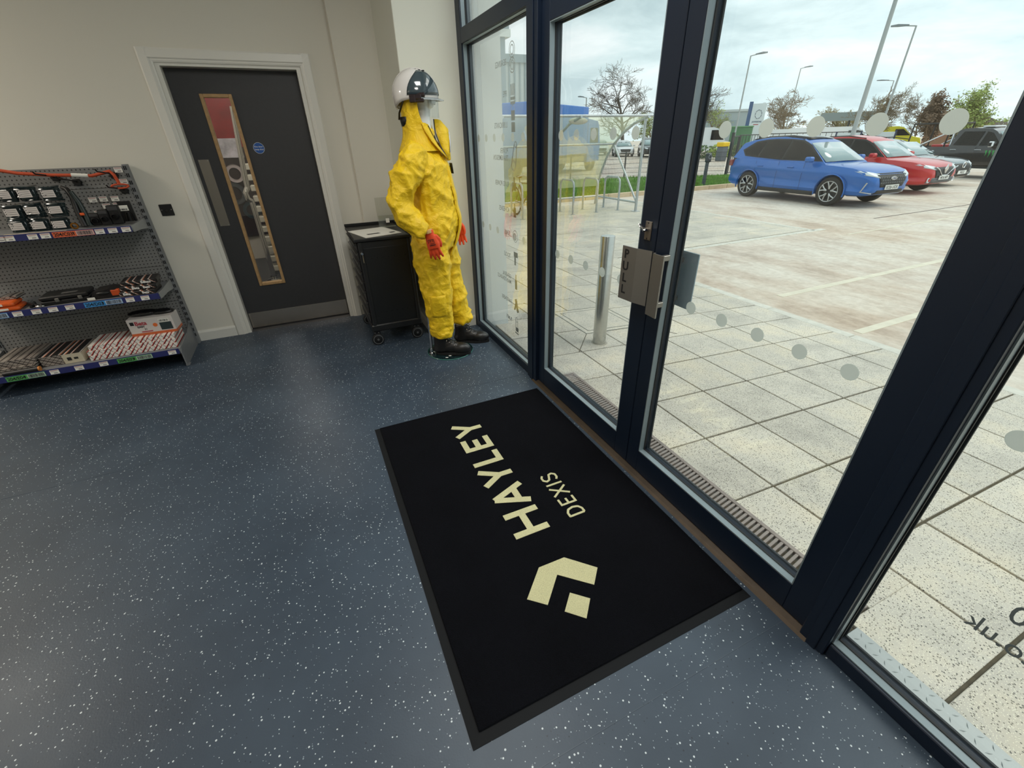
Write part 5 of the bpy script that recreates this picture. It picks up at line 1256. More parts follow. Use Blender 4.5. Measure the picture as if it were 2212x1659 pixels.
# bicycle
bk = thing('bicycle', 'dark bicycle leaning on a cycle stand in the shelter', 'bicycle', (5.22, 10.75, G), radians(-92))
M_TYRE = mat('tyre_rubber', srgb(24, 24, 25), .7); M_BIKE = mat('bike_frame', srgb(60, 52, 40), .35)
for x, nm in ((-.52, 'rear_wheel'), (.54, 'front_wheel')):
    b = MB(); b.tube([(x+.33*cos(a), 0, .34+.33*sin(a)) for a in [k*2*pi/28 for k in range(29)]], .019, 8); wv = b.build(nm, M_TYRE, bk, True)
    b = MB(); b.tube([(x+.305*cos(a), 0, .34+.305*sin(a)) for a in [k*2*pi/28 for k in range(29)]], .008, 6)
    for k in range(10): a = k*2*pi/10; b.tube([(x, 0, .34), (x+.30*cos(a), 0, .34+.30*sin(a))], .0022, 4)
    b.disc((x, -.03, .34), (0, 1, 0), .022, .06, 10); b.build('spokes', M_STEEL, wv, True)
    b = MB(); b.tube([(x+.365*cos(a), 0, .34+.365*sin(a)) for a in [.3+k*2.2/10 for k in range(11)]], .018, 6, flat=.4); b.build('mudguard', M_STEEL, wv, True)
b = MB(); bb_ = (-.08, 0, .30); st_ = (-.24, 0, .80); hd = (.36, 0, .82); h2 = (.40, 0, .66)
for p, q, r in ((bb_, st_, .017), (bb_, h2, .02), (st_, hd, .017), (bb_, (-.52, 0, .34), .011), (st_, (-.52, 0, .34), .010), (hd, h2, .02)): b.tube([p, q], r, 8)
b.build('frame', M_BIKE, bk, True)
b = MB(); b.tube([h2, (.46, .0, .48), (.54, .05, .34)], .013, 8); b.tube([h2, (.46, 0, .48), (.54, -.05, .34)], .013, 8); b.build('fork', M_BIKE, bk, True)
b = MB(); b.tube([hd, (.34, 0, .95)], .012, 8); b.tube([(.30, .30, .98), (.36, .16, 1.02), (.35, 0, .96), (.36, -.16, 1.02), (.30, -.30, .98)], .011, 8); b.build('handlebar', M_STEEL, bk, True)
b = MB(); b.tube([st_, (-.27, 0, .92)], .012, 8); b.ell((-.28, 0, .94), (.13, .065, .03), 14, 8); b.build('saddle', M_BLACK, bk, True)
b = MB(); b.disc((-.08, -.05, .30), (0, 1, 0), .09, .01, 18); b.tube([(-.08, -.07, .30), (.02, -.07, .18)], .009, 6); b.tube([(-.08, .07, .30), (-.18, .07, .42)], .009, 6); b.box(-.02, .06, -.13, -.07, .17, .19); b.box(-.22, -.14, .07, .13, .41, .43); b.build('crankset', M_STEEL, bk)
# ------------------------------------------------------------------ mesh fence and gate
M_FENCE = mat('dark_fence', srgb(40, 46, 48), .5)
def mesh_fence(P, h, lab):
    t = thing('mesh_fence', lab, 'fence', (P[0][0], P[0][1], G), 0)
    for (x0, y0), (x1, y1) in zip(P[:-1], P[1:]):
        L = hypot(x1-x0, y1-y0); n = max(1, round(L/2.6))
        for k in range(n):
            a, c = k/n, (k+1)/n; ax, ay, bx, by = x0+(x1-x0)*a, y0+(y1-y0)*a, x0+(x1-x0)*c, y0+(y1-y0)*c
            MB().cyl((ax, ay, G), (ax, ay, G+h+.08), .035, 8).build('fence_post', M_FENCE, t, w=True)
            b = MB(); m = 36
            for q in range(1, m): u = q/m; b.cyl((ax+(bx-ax)*u, ay+(by-ay)*u, G+.05), (ax+(bx-ax)*u, ay+(by-ay)*u, G+h), .0065, 3)
            for q in range(6): z = G+.07+q*(h-.08)/5; b.cyl((ax, ay, z), (bx, by, z), .008, 3)
            stuff(b.build('mesh_panel', M_FENCE, t, w=True))
    return t
mesh_fence([(6.0, 19.6), (14.4, 18.6), (18.6, 16.5)], 1.05, 'low dark wire mesh fence along the back of the verge')
gt = thing('vehicle_gate', 'black railing fence with tall posts behind the blue car', 'gate', (23, 17, G))
def rail_panel(x0, y0, x1, y1, h, n):
    for z in (.12, h): MB().cyl((x0, y0, G+z), (x1, y1, G+z), .022, 8).build('rail', M_FENCE, gt, w=True)
    for k in range(1, n): u = k/n; MB().cyl((x0+(x1-x0)*u, y0+(y1-y0)*u, G+.12), (x0+(x1-x0)*u, y0+(y1-y0)*u, G+h), .014, 6).build('railing_bar', M_FENCE, gt, w=True)
for x, y, h in ((18.75, 16.5, 1.82), (19.9, 17.1, 1.7), (21.8, 17.5, 1.76), (24.7, 17.0, 1.80), (28.4, 16.7, 1.76)):
    MB().box(x-.05, x+.05, y-.05, y+.05, G, G+h, .004).build('gate_post', M_FENCE, gt, w=True)
rail_panel(19.0, 16.7, 19.9, 17.1, 1.66, 4); rail_panel(19.9, 17.1, 21.8, 17.5, 1.70, 7); rail_panel(21.8, 17.5, 24.7, 17.0, 1.72, 8); rail_panel(24.7, 17.0, 28.4, 16.7, 1.72, 9)
# charge point
ev = thing('charge_point', 'slim dark vehicle charging post with round socket on the grass', 'charge point', (13.95, 13.2, G+.06))
MB().box(-.055, .055, -.045, .045, 0, .92, .01).build('post', mat('charger_grey', srgb(66, 74, 78), .5), ev)
MB().box(-.10, .10, -.09, .06, .82, 1.12, .03).build('charger_head', mat('charger_head', srgb(52, 58, 62), .4), ev)
b = MB(); b.lathe([(.055, -.095), (.075, -.098), (.085, -.09)], (0, 0, 1.0), 20, 'y'); b.build('socket_ring', mat('ring_grey', srgb(120, 128, 132), .4), ev, True)
# ================================================================== VEHICLES
M_TYR = mat('car_tyre', srgb(28, 28, 29), .75); M_CARGL = mat('car_glass', srgb(8, 11, 13), .03, spec=.25)
M_WSGL = mat('car_windscreen', srgb(120, 146, 146), .04, spec=.9, coat=1.0)
M_TRIM = mat('black_trim', srgb(26, 27, 28), .55); M_ALLOY = mat('alloy_wheel', srgb(190, 190, 188), .3, .8); M_LAMP = mat('headlamp', srgb(206, 214, 216), .1, coat=1.0); M_TAIL = mat('tail_lamp', srgb(120, 26, 26), .15, coat=.8)
M_PLATE = mat('number_plate', srgb(228, 228, 222), .4)
def car(lab, loc, rz, paint, L=4.6, W=1.88, H=1.66, wb=2.70, fo=.95, wr=.36, plate=None, badge='oval', detail=True, group=None, suv=True, mirror=None, nm='car', stripe=None, roofc=None, lower=None):
    t = thing(nm, lab, 'car', loc, rz, group)
    k = L/4.6; hw = W/2; kh = H/1.66
    xf = L/2-fo; xr = xf-wb                       # axle positions
    ST = [(-2.30, .42, .86, .74), (-2.24, .34, 1.02, .86), (-2.05, .29, 1.10, .93), (-1.6, .27, 1.12, .985), (-.8, .25, 1.09, 1.0), (0, .25, 1.05, 1.0), (.75, .25, 1.02, 1.0), (1.25, .26, 1.00, .99), (1.75, .27, .955, .965), (2.05, .28, .885, .90), (2.2, .31, .80, .80), (2.285, .38, .70, .70), (2.30, .44, .62, .66)]
    rings = []
    for x, zb, zt, w in ST:
        zb *= kh; zt *= kh; h = zt-zb; w *= hw
        half = [(w*.80, zb), (w*.95, zb+.06*h), (w*.99, zb+.20*h), (w*.955, zb+.36*h), (w*.965, zb+.52*h), (w, zb+.70*h), (w*.982, zb+.80*h), (w*.93, zt-.035*h), (w*.82, zt), (w*.4, zt+.018)]
        rings.append([(x*k, y, z) for y, z in half]+[(x*k, -y, z) for y, z in reversed(half)])
    b = MB(); b.loft(rings); body = b.build('body', paint, t, True, ang=32)
    cut = MB()
    for x in (xf, xr):
        for s in (-1, 1): cut.tube([(x, s*hw*.55, wr), (x, s*hw*1.2, wr)], wr*1.13, 24)
    co = cut.build('cutter', paint); md = body.modifiers.new('arches', 'BOOLEAN'); md.operation = 'DIFFERENCE'; md.object = co; md.solver = 'EXACT'
    body.parent = None; dg = bpy.context.evaluated_depsgraph_get(); dg.update(); me = bpy.data.meshes.new_from_object(body.evaluated_get(dg)); body.modifiers.clear(); body.data = me; bpy.data.objects.remove(co); body.parent = t
    # greenhouse
    def gy(z): return hw*(.92-.30*max(0, (z/kh-1.0))/.66)
    PR = [(1.02, .99), (.62, 1.26), (.20, 1.52), (-.10, 1.605), (-.60, 1.655), (-1.15, 1.64), (-1.65, 1.58), (-1.98, 1.50), (-2.02, 1.46), (-2.18, 1.10), (-1.2, .98), (0, .98)] if suv else [(1.05, .94), (.60, 1.18), (.15, 1.42), (-.15, 1.54), (-.6, 1.62), (-1.1, 1.60), (-1.6, 1.48), (-1.9, 1.34), (-2.05, 1.08), (-1.2, .96), (0, .96)]
    PR = [(x*k, z*kh) for x, z in PR]
    rg_ = []
    for f, dz in ((-1, 0), (-.93, .012), (-.6, .03), (0, .04), (.6, .03), (.93, .012), (1, 0)): rg_.append([(x, f*gy(z), z+(dz if z > 1.3*kh else 0)) for x, z in PR])
    b = MB(); b.loft(rg_); b.build('cabin', roofc or paint, t, True, ang=40)
    # glass
    def sidewin(P, nm_='side_window'):
        for s in (-1, 1): b = MB(); b.loft([[(x*k, s*(gy(z*kh)+.002), z*kh) for x, z in P], [(x*k, s*(gy(z*kh)+.010), z*kh) for x, z in P]]); b.build(nm_, M_CARGL, t)
    if suv: sidewin([(.78, 1.10), (.30, 1.42), (.02, 1.535), (-.30, 1.565), (-.34, 1.10)]); sidewin([(-.40, 1.10), (-.37, 1.568), (-.85, 1.575), (-1.12, 1.56), (-1.22, 1.13)]); sidewin([(-1.28, 1.135), (-1.18, 1.555), (-1.50, 1.51), (-1.86, 1.30), (-1.72, 1.18)])
    else: sidewin([(.80, 1.04), (.30, 1.32), (.02, 1.45), (-.30, 1.53), (-.34, 1.05)]); sidewin([(-.40, 1.05), (-.37, 1.535), (-.85, 1.54), (-1.35, 1.42), (-1.5, 1.12)])
    DLO = [(.90, 1.065), (.34, 1.455), (.03, 1.575), (-.35, 1.605), (-.85, 1.612), (-1.20, 1.595), (-1.56, 1.545), (-1.93, 1.315), (-1.75, 1.15), (-.4, 1.07)] if suv else [(.90, 1.01), (.32, 1.355), (.02, 1.485), (-.35, 1.565), (-.85, 1.575), (-1.4, 1.45), (-1.58, 1.10), (-.4, 1.02)]
    for s in (-1, 1): b = MB(); b.loft([[(x*k, s*(gy(z*kh)-.004), z*kh) for x, z in DLO], [(x*k, s*(gy(z*kh)+.004), z*kh) for x, z in DLO]]); b.build('window_surround', M_TRIM, t)
    if badge == 'oval': b = MB(); b.loft([[(x*k, f*gy(z*kh)*.80, z*kh+.05-.012*abs(f)) for f in (-1, -.5, 0, .5, 1)] for x, z in ((.10, 1.56), (-.1, 1.605), (-.6, 1.655), (-1.15, 1.64), (-1.5, 1.60))], False, False); o = b.build('roof_glass', M_CARGL, t, True); o.modifiers.new('thickness', 'SOLIDIFY').thickness = .01
    def slope(p0, p1, i0, i1, off, m, nm_):
        (x0, z0), (x1, z1) = p0, p1; nx, nz = (z1-z0), -(x1-x0); nl = hypot(nx, nz); nx, nz = nx/nl, nz/nl
        if nz < 0: nx, nz = -nx, -nz
        R = []
        for u in (i0, (i0+i1)/2, i1):
            x, z = x0+(x1-x0)*u, z0+(z1-z0)*u; R.append([(x+nx*off+.0, f*gy(z)*.93, z+nz*off+.012*(1-abs(f))) for f in (-1, -.5, 0, .5, 1)])
        b = MB(); b.loft(R, False, False); o = b.build(nm_, m, t, True); o.modifiers.new('thickness', 'SOLIDIFY').thickness = .006
    slope((1.0*k, 1.0*kh), (.20*k, 1.52*kh), .07, .93, .022, M_WSGL, 'windscreen')
    slope((-2.18*k, 1.10*kh), (-2.0*k, 1.48*kh), .12, .88, .012, M_CARGL, 'rear_window')
    # wheels
    for x in (xf, xr):
        for s in (-1, 1):
            y = s*(hw-.115); b = MB(); b.lathe([(.20, -.10), (wr*.86, -.11), (wr*.97, -.095), (wr, -.06), (wr, .06), (wr*.97, .095), (wr*.86, .11), (.20, .10)], (x, y, wr), 30, 'y'); w_ = b.build('wheel', M_TYR, t, True)
            b = MB(); yo = s*.100; b.lathe([(0, yo*.55), (wr*.66, yo*.55), (wr*.70, yo*1.05)], (x, y, wr), 30, 'y'); b.build('rim', M_TRIM, w_, True)
            b = MB(); b.lathe([(wr*.66, yo*1.02), (wr*.71, yo*1.10), (wr*.73, yo*1.02)], (x, y, wr), 30, 'y')
            for q in range(5):
                a = q*2*pi/5+.3
                for da in (-.22, .22): b.tube([(x+.06*cos(a), y+yo*.95, wr+.06*sin(a)), (x+wr*.40*cos(a+da*.7), y+yo*1.02, wr+wr*.40*sin(a+da*.7)), (x+wr*.68*cos(a+da*1.4), y+yo*1.02, wr+wr*.68*sin(a+da*1.4))], .018, 6)
            b.build('alloy', M_ALLOY, w_, True)
            b = MB(); b.tube([(x+wr*1.16*cos(a), s*(hw*.985+.004), wr+wr*1.16*sin(a)) for a in [-.25+k_*(pi+.5)/14 for k_ in range(15)]], .026, 6, flat=.6); b.build('arch_trim', lower or (paint if suv else M_TRIM), t, True)
    # sills, bumper lower, grille, lamps, plate
    for s in (-1, 1): MB().box(xr+wr*1.2, xf-wr*1.2, s*(hw*.93), s*(hw*.995), .225*kh, .33*kh, .02).build('sill', lower or M_TRIM, t)
    F = L/2; bmb = bmesh.new(); bmb.from_mesh(me); tree_ = mathutils.bvhtree.BVHTree.FromBMesh(bmb); bmb.free()
    def nose(y, z):                                  # where the front of the body lies
        h = tree_.ray_cast(Vector((F+1, y, z)), Vector((-1, 0, 0)))
        return (h[0].x if h[0] is not None else F-.3)-.018
    def patch(nm_, pts, m, off=.012, th=.02):
        b = MB(); b.loft([[(nose(y, z)+off, y, z) for y, z in pts], [(nose(y, z)+off-th, y, z) for y, z in pts]]); return b.build(nm_, m, t)
    def sub(P, n=5):
        o = []
        for (a, c), (d_, e) in zip(P, P[1:]+P[:1]):
            for q in range(n): o.append((a+(d_-a)*q/n, c+(e-c)*q/n))
        return o
    def surf(nm_, c, m, off=.010, nu=8, nv=4, par=None, th=.015):
        """sheet laid on the front of the body between four (y, z) corners"""
        R = []
        for a in range(nv+1):
            v = a/nv; r = []
            for q in range(nu+1):
                u = q/nu; y = (c[0][0]*(1-u)+c[1][0]*u)*(1-v)+(c[3][0]*(1-u)+c[2][0]*u)*v; z = (c[0][1]*(1-u)+c[1][1]*u)*(1-v)+(c[3][1]*(1-u)+c[2][1]*u)*v
                r.append((nose(y, z)+.018+off, y, z))
            R.append(r)
        b = MB(); b.loft(R, False, False); o = b.build(nm_, m, par or t, True); o.modifiers.new('thickness', 'SOLIDIFY').thickness = th; return o
    gr = surf('grille', [(-.46*hw, .50*kh), (.46*hw, .50*kh), (.60*hw, .79*kh), (-.60*hw, .79*kh)], M_TRIM, .012, 12, 5)
    surf('lower_intake', [(-.60*hw, .335*kh), (.60*hw, .335*kh), (.52*hw, .43*kh), (-.52*hw, .43*kh)], lower or M_TRIM, .014, 12, 3)
    if lower: surf('bumper_cladding', [(-.78*hw, .30*kh), (.78*hw, .30*kh), (.70*hw, .50*kh), (-.70*hw, .50*kh)], lower, .008, 14, 4)
    if badge == 'oval': surf('bonnet_edge', [(-.66*hw, .805*kh), (.66*hw, .805*kh), (.64*hw, .825*kh), (-.64*hw, .825*kh)], M_TRIM, .006, 12, 1)
    for s in (-1, 1):
        surf('headlamp', [(s*.52*hw, .715*kh), (s*.86*hw, .78*kh), (s*.92*hw, .89*kh), (s*.50*hw, .81*kh)], M_LAMP, .012, 8, 3)
        MB().box(-L/2+.02, -L/2+.16, s*hw*.62, s*hw*.93, .86*kh, 1.04*kh, .02).build('tail_lamp', M_TAIL, t)
        mb = MB(); mb.box(.56*k, .74*k, s*(hw*1.0), s*(hw*1.0+.20), 1.04*kh, 1.18*kh, .035); mb.build('door_mirror', mirror or paint, t)
        if detail:
            for x in (.05, -.98): MB().box(x*k-.10, x*k+.10, s*(hw*.985), s*(hw*.985+.03), .885*kh, .915*kh, .008).build('door_handle', paint, t)
            if badge == 'oval':
                b = MB(); b.tube([(nose(s*.80*hw, .62)+.03, s*.86*hw, .62*kh), (nose(s*.86*hw, .4)+.04, s*.90*hw, .40*kh), (nose(s*.7*hw, .36)+.04, s*.66*hw, .36*kh)], .018, 6); b.build('bumper_trim', M_ALLOY, t, True)
            else:
                b = MB(); b.lathe([(.0, .0), (.05, .0), (.065, .02), (.075, 0)], (nose(s*.72*hw, .42)+.02, s*.72*hw, .43*kh), 16, 'x'); b.build('fog_lamp', M_LAMP, t, True)
    if detail:
        for x in (.46, -.36, -1.16):
            for s in (-1, 1): b = MB(); b.tube([(x*k, s*hw*1.001, .34*kh), (x*k-.01, s*hw*1.003, .70*kh), (x*k-.02, s*hw*.955, 1.03*kh)], .004, 4); b.build('door_gap', M_TRIM, t)
        for s in (-1, 1): b = MB(); b.tube([(-1.7*k, s*hw*.61, 1.60*kh), (-1.2*k, s*hw*.60, 1.665*kh), (-.6*k, s*hw*.60, 1.68*kh), (0, s*hw*.61, 1.60*kh)], .016, 6); b.build('roof_rail', M_TRIM, t, True)
        bx = nose(0, .7*kh)+.035
        if badge == 'oval': b = MB(); b.loft([[(bx, .115*cos(a), .70*kh+.045*sin(a)) for a in [q*2*pi/24 for q in range(24)]], [(bx+.02, .105*cos(a), .70*kh+.040*sin(a)) for a in [q*2*pi/24 for q in range(24)]]]); b.build('badge', M_ALLOY, gr); text('badge_text', 'Ford', .06, mat('badge_blue', srgb(30, 60, 140), .3), frame((bx+.022, 0, .682*kh), (0, 1, 0), (0, 0, 1)), gr, ext=.001, align='CENTER', shear=.3)
        if badge == 'diamond':
            b = MB(); b.loft([[(bx, 0, .60*kh), (bx, .085, .74*kh), (bx, 0, .88*kh), (bx, -.085, .74*kh)], [(bx+.025, 0, .62*kh), (bx+.025, .07, .74*kh), (bx+.025, 0, .86*kh), (bx+.025, -.07, .74*kh)]]); b.build('badge', M_CHROME, gr)
            b = MB(); b.tube([(nose(y, .6)+.035, y, z*kh) for y, z in ((-.62*hw, .80), (-.40*hw, .72), (-.14*hw, .56), (.14*hw, .56), (.40*hw, .72), (.62*hw, .80))], .014, 6); b.build('grille_trim', M_CHROME, gr, True)
        if badge == 'ring': b = MB(); b.lathe([(.075, 0), (.085, .02), (.095, 0)], (bx, 0, .74*kh), 20, 'x'); b.build('badge', M_CHROME, gr, True); b = MB(); b.tube([(nose(y, .74)+.03, y, .72*kh) for y in (-.5*hw, 0, .5*hw)], .02, 6); b.build('grille_bar', M_CHROME, gr, True)
        if badge == 'oval':
            b = MB()
            for r_ in range(4):
                for q in range(-5, 6):
                    y = q*.088+(r_ % 2)*.044; z = (.60+.06*r_)*kh
                    if abs(y) < .56*hw: xx = nose(y, z)+.032; b.loft([[(xx, y+.036*cos(a), z+.020*sin(a)) for a in [j*pi/3 for j in range(6)]], [(xx+.004, y+.026*cos(a), z+.012*sin(a)) for a in [j*pi/3 for j in range(6)]]])
            stuff(b.build('grille_mesh', mat('grille_mesh', srgb(92, 96, 98), .4, .5), gr))
    if plate:
        zc = .495*kh; xx = nose(.0, zc)+.055; p = MB().box(xx-.012, xx, -.26, .26, zc-.055, zc+.055).build('number_plate', M_PLATE, t)
        text('plate_text', plate, .105, M_INK, frame((xx+.001, 0, zc-.036), (0, 1, 0), (0, 0, 1)), p, ext=.0008, align='CENTER', bold=.02, sx=.9)
    return t
P_BLUE = mat('paint_blue', srgb(0, 92, 172), .3, .15, coat=.55); P_RED = mat('paint_red', srgb(190, 22, 26), .3, .05, coat=.6); P_GREY = mat('paint_grey', srgb(66, 82, 88), .25, .3, coat=1.0)
P_WHITE = mat('paint_white', srgb(224, 226, 226), .3, coat=.8); P_BLACK = mat('paint_black', srgb(34, 34, 36), .28, .2, coat=.8); P_SILV = mat('paint_silver', srgb(150, 156, 160), .3, .5, coat=.8)
R90 = radians(-90)
car('bright blue family SUV parked nose-in nearest the glass doors', (14.0, 9.28, G), R90-radians(2.5), P_BLUE, plate='EO26 UOX')
car('red crossover car parked behind the blue SUV', (17.95, 9.95, G), R90, P_RED, L=4.45, W=1.84, H=1.60, wb=2.65, fo=.9, plate='HK16 NFY', badge='diamond', lower=mat('grey_cladding', srgb(88, 92, 96), .6))
car('dark grey hatchback parked between the red car and the pickup', (20.9, 10.75, G), R90, P_GREY, L=4.4, W=1.80, H=1.50, wb=2.62, fo=.92, wr=.32, plate='WG12', badge='ring', suv=False)
# pickup
def pickup(loc, rz):
    t = thing('pickup_truck', 'dark crew-cab pickup truck with green claw emblem parked beyond the cars', 'pickup', loc, rz)
    ST = [(-2.60, .55, 1.05, .90), (-2.5, .48, 1.10, .92), (-1.6, .42, 1.10, .93), (-.6, .40, 1.10, .93), (.4, .40, 1.10, .93), (1.0, .40, 1.10, .93), (1.6, .42, 1.06, .92), (2.2, .45, 1.02, .88), (2.45, .5, .95, .80), (2.52, .55, .85, .76)]
    R = []
    for x, zb, zt, w in ST:
        h = zt-zb; hf = [(w*.85, zb), (w*.97, zb+.1*h), (w, zb+.5*h), (w*.99, zb+.8*h), (w*.95, zt), (w*.5, zt+.01)]; R.append([(x, y, z) for y, z in hf]+[(x, -y, z) for y, z in reversed(hf)])
    b = MB(); b.loft(R); body = b.build('body', P_BLACK, t, True, ang=32)
    cut = MB(); wr = .38
    for x in (1.62, -1.50):
        for s in (-1, 1): cut.tube([(x, s*.5, wr), (x, s*1.2, wr)], wr*1.15, 24)
    cut.box(-2.48, -.75, -.78, .78, .75, 1.6)
    co = cut.build('cutter', P_BLACK); md = body.modifiers.new('a', 'BOOLEAN'); md.operation = 'DIFFERENCE'; md.object = co; body.parent = None
    dg = bpy.context.evaluated_depsgraph_get(); dg.update(); me = bpy.data.meshes.new_from_object(body.evaluated_get(dg)); body.modifiers.clear(); body.data = me; bpy.data.objects.remove(co); body.parent = t
    def gy(z): return .90-.26*max(0, z-1.05)/.72
    PR = [(1.15, 1.08), (.55, 1.62), (.35, 1.72), (-.2, 1.76), (-.55, 1.74), (-.70, 1.68), (-.74, 1.08)]
    b = MB(); b.loft([[(x, f*gy(z), z+(.02*(1-abs(f)) if z > 1.5 else 0)) for x, z in PR] for f in (-1, -.6, 0, .6, 1)]); b.build('cabin', P_BLACK, t, True, ang=40)
    for P in ([(.92, 1.16), (.46, 1.58), (.26, 1.63), (.24, 1.15)], [(.16, 1.15), (.18, 1.635), (-.50, 1.64), (-.62, 1.16)]):
        for s in (-1, 1): b = MB(); b.loft([[(x, s*(gy(z)+.002), z) for x, z in P], [(x, s*(gy(z)+.010), z) for x, z in P]]); b.build('side_window', M_CARGL, t)
    b = MB(); b.loft([[(1.12+.03, y, 1.13) for y in (-.80, 0, .80)], [(.58+.03, y, 1.63) for y in (-.66, 0, .66)]], False, False); o = b.build('windscreen', M_WSGL, t, True); o.modifiers.new('thickness', 'SOLIDIFY').thickness = .006
    for x in (1.62, -1.50):
        for s in (-1, 1):
            y = s*.80; b = MB(); b.lathe([(.20, -.11), (wr*.9, -.12), (wr, -.08), (wr, .08), (wr*.9, .12), (.20, .11)], (x, y, wr), 24, 'y'); w_ = b.build('wheel', M_TYR, t, True); b = MB(); b.lathe([(0, s*.08), (.22, s*.08), (.24, s*.115)], (x, y, wr), 24, 'y'); b.build('rim', M_ALLOY, w_, True)
    for s in (-1, 1):
        MB().box(.62, .80, s*.94, s*1.16, 1.10, 1.30, .04).build('door_mirror', M_CHROME, t)
        for x in (.30, -.52): MB().box(x-.11, x+.11, s*.925, s*.960, .985, 1.015, .008).build('door_handle', M_CHROME, t)
        b = MB(); b.tube([(.20, s*.935, .45), (.20, s*.94, .8), (.20, s*.90, 1.1)], .005, 4); b.build('door_gap', M_TRIM, t)
        MB().box(-.9, 1.1, s*.84, s*.99, .36, .42, .02).build('side_step', M_TRIM, t)
        b = MB(); b.tube([(-.80, s*.70, 1.10), (-.85, s*.66, 1.62), (-.95, s*.66, 1.66), (-1.9, s*.74, 1.14)], .038, 10); b.build('roll_bar', M_CHROME, t, True)
        for q, (dx, w, h) in enumerate(((-.11, .05, .20), (0, .05, .26), (.11, .05, .20))):
            x = .70+dx; y = s*.937; b = MB(); b.prism([(x-w*.8, .99), (x+w*.8, .985), (x+w*.5, .93), (x+w*.6, .86), (x+w*.1, .99-h), (x+w*.05, .87), (x-w*.35, .93)], y, y+s*.004, 'y'); b.build('green_emblem', mat('emblem_green', srgb(60, 160, 80), .4), t)
    b = MB()
    for x in (-1.0, -2.4):
        b.tube([(x, -.72, 1.1), (x, -.72, 1.95), (x, .72, 1.95), (x, .72, 1.1)], .03, 8)
    for s in (-1, 1): b.tube([(-1.0, s*.72, 1.95), (-2.4, s*.72, 1.95)], .03, 8)
    b.build('ladder_frame', M_TRIM, t, True)
    MB().box(-.15, .25, -.35, .35, 1.77, 1.83, .02).build('roof_beacon', P_WHITE, t)
    MB().box(-1.6, -1.2, -.5, .3, .76, 1.18, .03).build('red_crate', P_RED, t)
pickup((25.6, 10.1, G), radians(-90-4))
# box truck
tr = thing('box_truck', 'blue box truck passing behind the cycle shelter', 'truck', (13.2, 23.9, G), atan2(.54, .84))
P_TB = mat('truck_blue', srgb(22, 112, 200), .35, coat=.4)
MB().box(-4.2, 2.4, -1.2, 1.2, .95, 3.25, .03).build('box_body', P_TB, tr)
MB().box(-4.2, 3.9, -.45, .45, .55, .80, .02).build('chassis', M_TRIM, tr)
b = MB(); b.prism([(2.55, .5), (4.35, .5), (4.40, 1.35), (4.15, 2.35), (3.9, 2.6), (2.55, 2.7)], -1.15, 1.15, 'y'); cb_ = b.build('cab', P_TB, tr)
for s in (-1, 1): MB().prism([(2.9, 1.5), (4.1, 1.5), (3.95, 2.25), (2.9, 2.25)], s*1.152, s*1.165, 'y').build('cab_window', M_CARGL, tr)
MB().prism([(-1.02, 1.5), (1.02, 1.5), (.95, 2.3), (-.95, 2.3)], 4.32, 4.36, 'x').build('windscreen', M_WSGL, tr)
for x in (-3.0, -1.9, 3.35):
    for s in (-1, 1): b = MB(); b.lathe([(.2, -.14), (.46, -.15), (.5, -.1), (.5, .1), (.46, .15), (.2, .14)], (x, s*1.0, .5), 22, 'y'); w_ = b.build('wheel', M_TYR, tr, True); b = MB(); b.lathe([(0, s*.10), (.26, s*.10), (.28, s*.145)], (x, s*1.0, .5), 20, 'y'); b.build('hub', M_ALLOY, w_, True)
for s in (-1, 1): MB().box(-1.2, 2.3, s*1.0, s*1.1, .55, .85, .02).build('side_guard', mat('guard_tan', srgb(150, 140, 118), .6), tr)
# parked vehicles far off
def van(lab, loc, rz, paint, L=5.2, H=2.3, grp=None, stripe=None):
    t = thing('van', lab, 'van', loc, rz, grp)
    b = MB(); R = []
    PR = [(-L/2, .45), (L/2-.1, .45), (L/2, .7), (L/2-.15, 1.1), (L/2-.75, 1.25), (L/2-1.45, H-.1), (L/2-1.8, H), (-L/2+.05, H), (-L/2, H-.1)]
    b.loft([[(x, f*(.98-.10*max(0, z-1.1)), z) for x, z in PR] for f in (-1, -.5, .5, 1)]); b.build('body', paint, t, True, ang=35)
    for s in (-1, 1):
        MB().prism([(L/2-1.95, 1.32), (L/2-.85, 1.32), (L/2-1.42, H-.22), (L/2-1.95, H-.22)], s*.965, s*.985, 'y').build('side_window', M_CARGL, t)
        for x in (L/2-.95, -L/2+1.0): b = MB(); b.lathe([(0, -.1), (.30, -.11), (.34, -.06), (.34, .06), (.30, .11), (0, .1)], (x, s*.87, .34), 18, 'y'); b.build('wheel', M_TYR, t, True)
        if stripe: MB().box(-L/2+.2, L/2-1.9, s*.99, s*.998, .8, 1.3).build('side_stripe', stripe, t)
    b = MB(); b.loft([[(L/2-.77, y, 1.28) for y in (-.8, .8)], [(L/2-1.42, y, H-.14) for y in (-.72, .72)]], False, False); o = b.build('windscreen', M_CARGL, t); o.location = (.04, 0, .03)
car('white hatchback at far left of distant parked row', (31.9, 46.0, G), radians(-118), P_WHITE, L=4.1, W=1.78, H=1.52, wb=2.5, fo=.85, wr=.32, suv=False, detail=False, plate=None, badge=None, group='distant parked cars')
car('white saloon in front of the distant parked row', (31.2, 40.9, G), radians(-120), P_WHITE, L=4.4, W=1.8, H=1.44, wb=2.7, fo=.9, wr=.33, suv=False, detail=False, badge='ring', group='distant parked cars')
car('black crossover at right end of distant parked row', (31.9, 37.6, G), radians(-122), P_BLACK, L=4.4, W=1.84, H=1.6, wb=2.65, fo=.9, detail=False, badge='ring', group='distant parked cars')
car('silver hatchback seen beyond the dark railings', (33.0, 26.2, G), radians(-140), P_SILV, L=4.2, W=1.8, H=1.5, wb=2.6, fo=.9, wr=.33, suv=False, detail=False, badge=None, group='distant parked cars')
van('white panel van behind the hedge near the totem sign', (34.8, 34.0, G), radians(-45), P_WHITE)
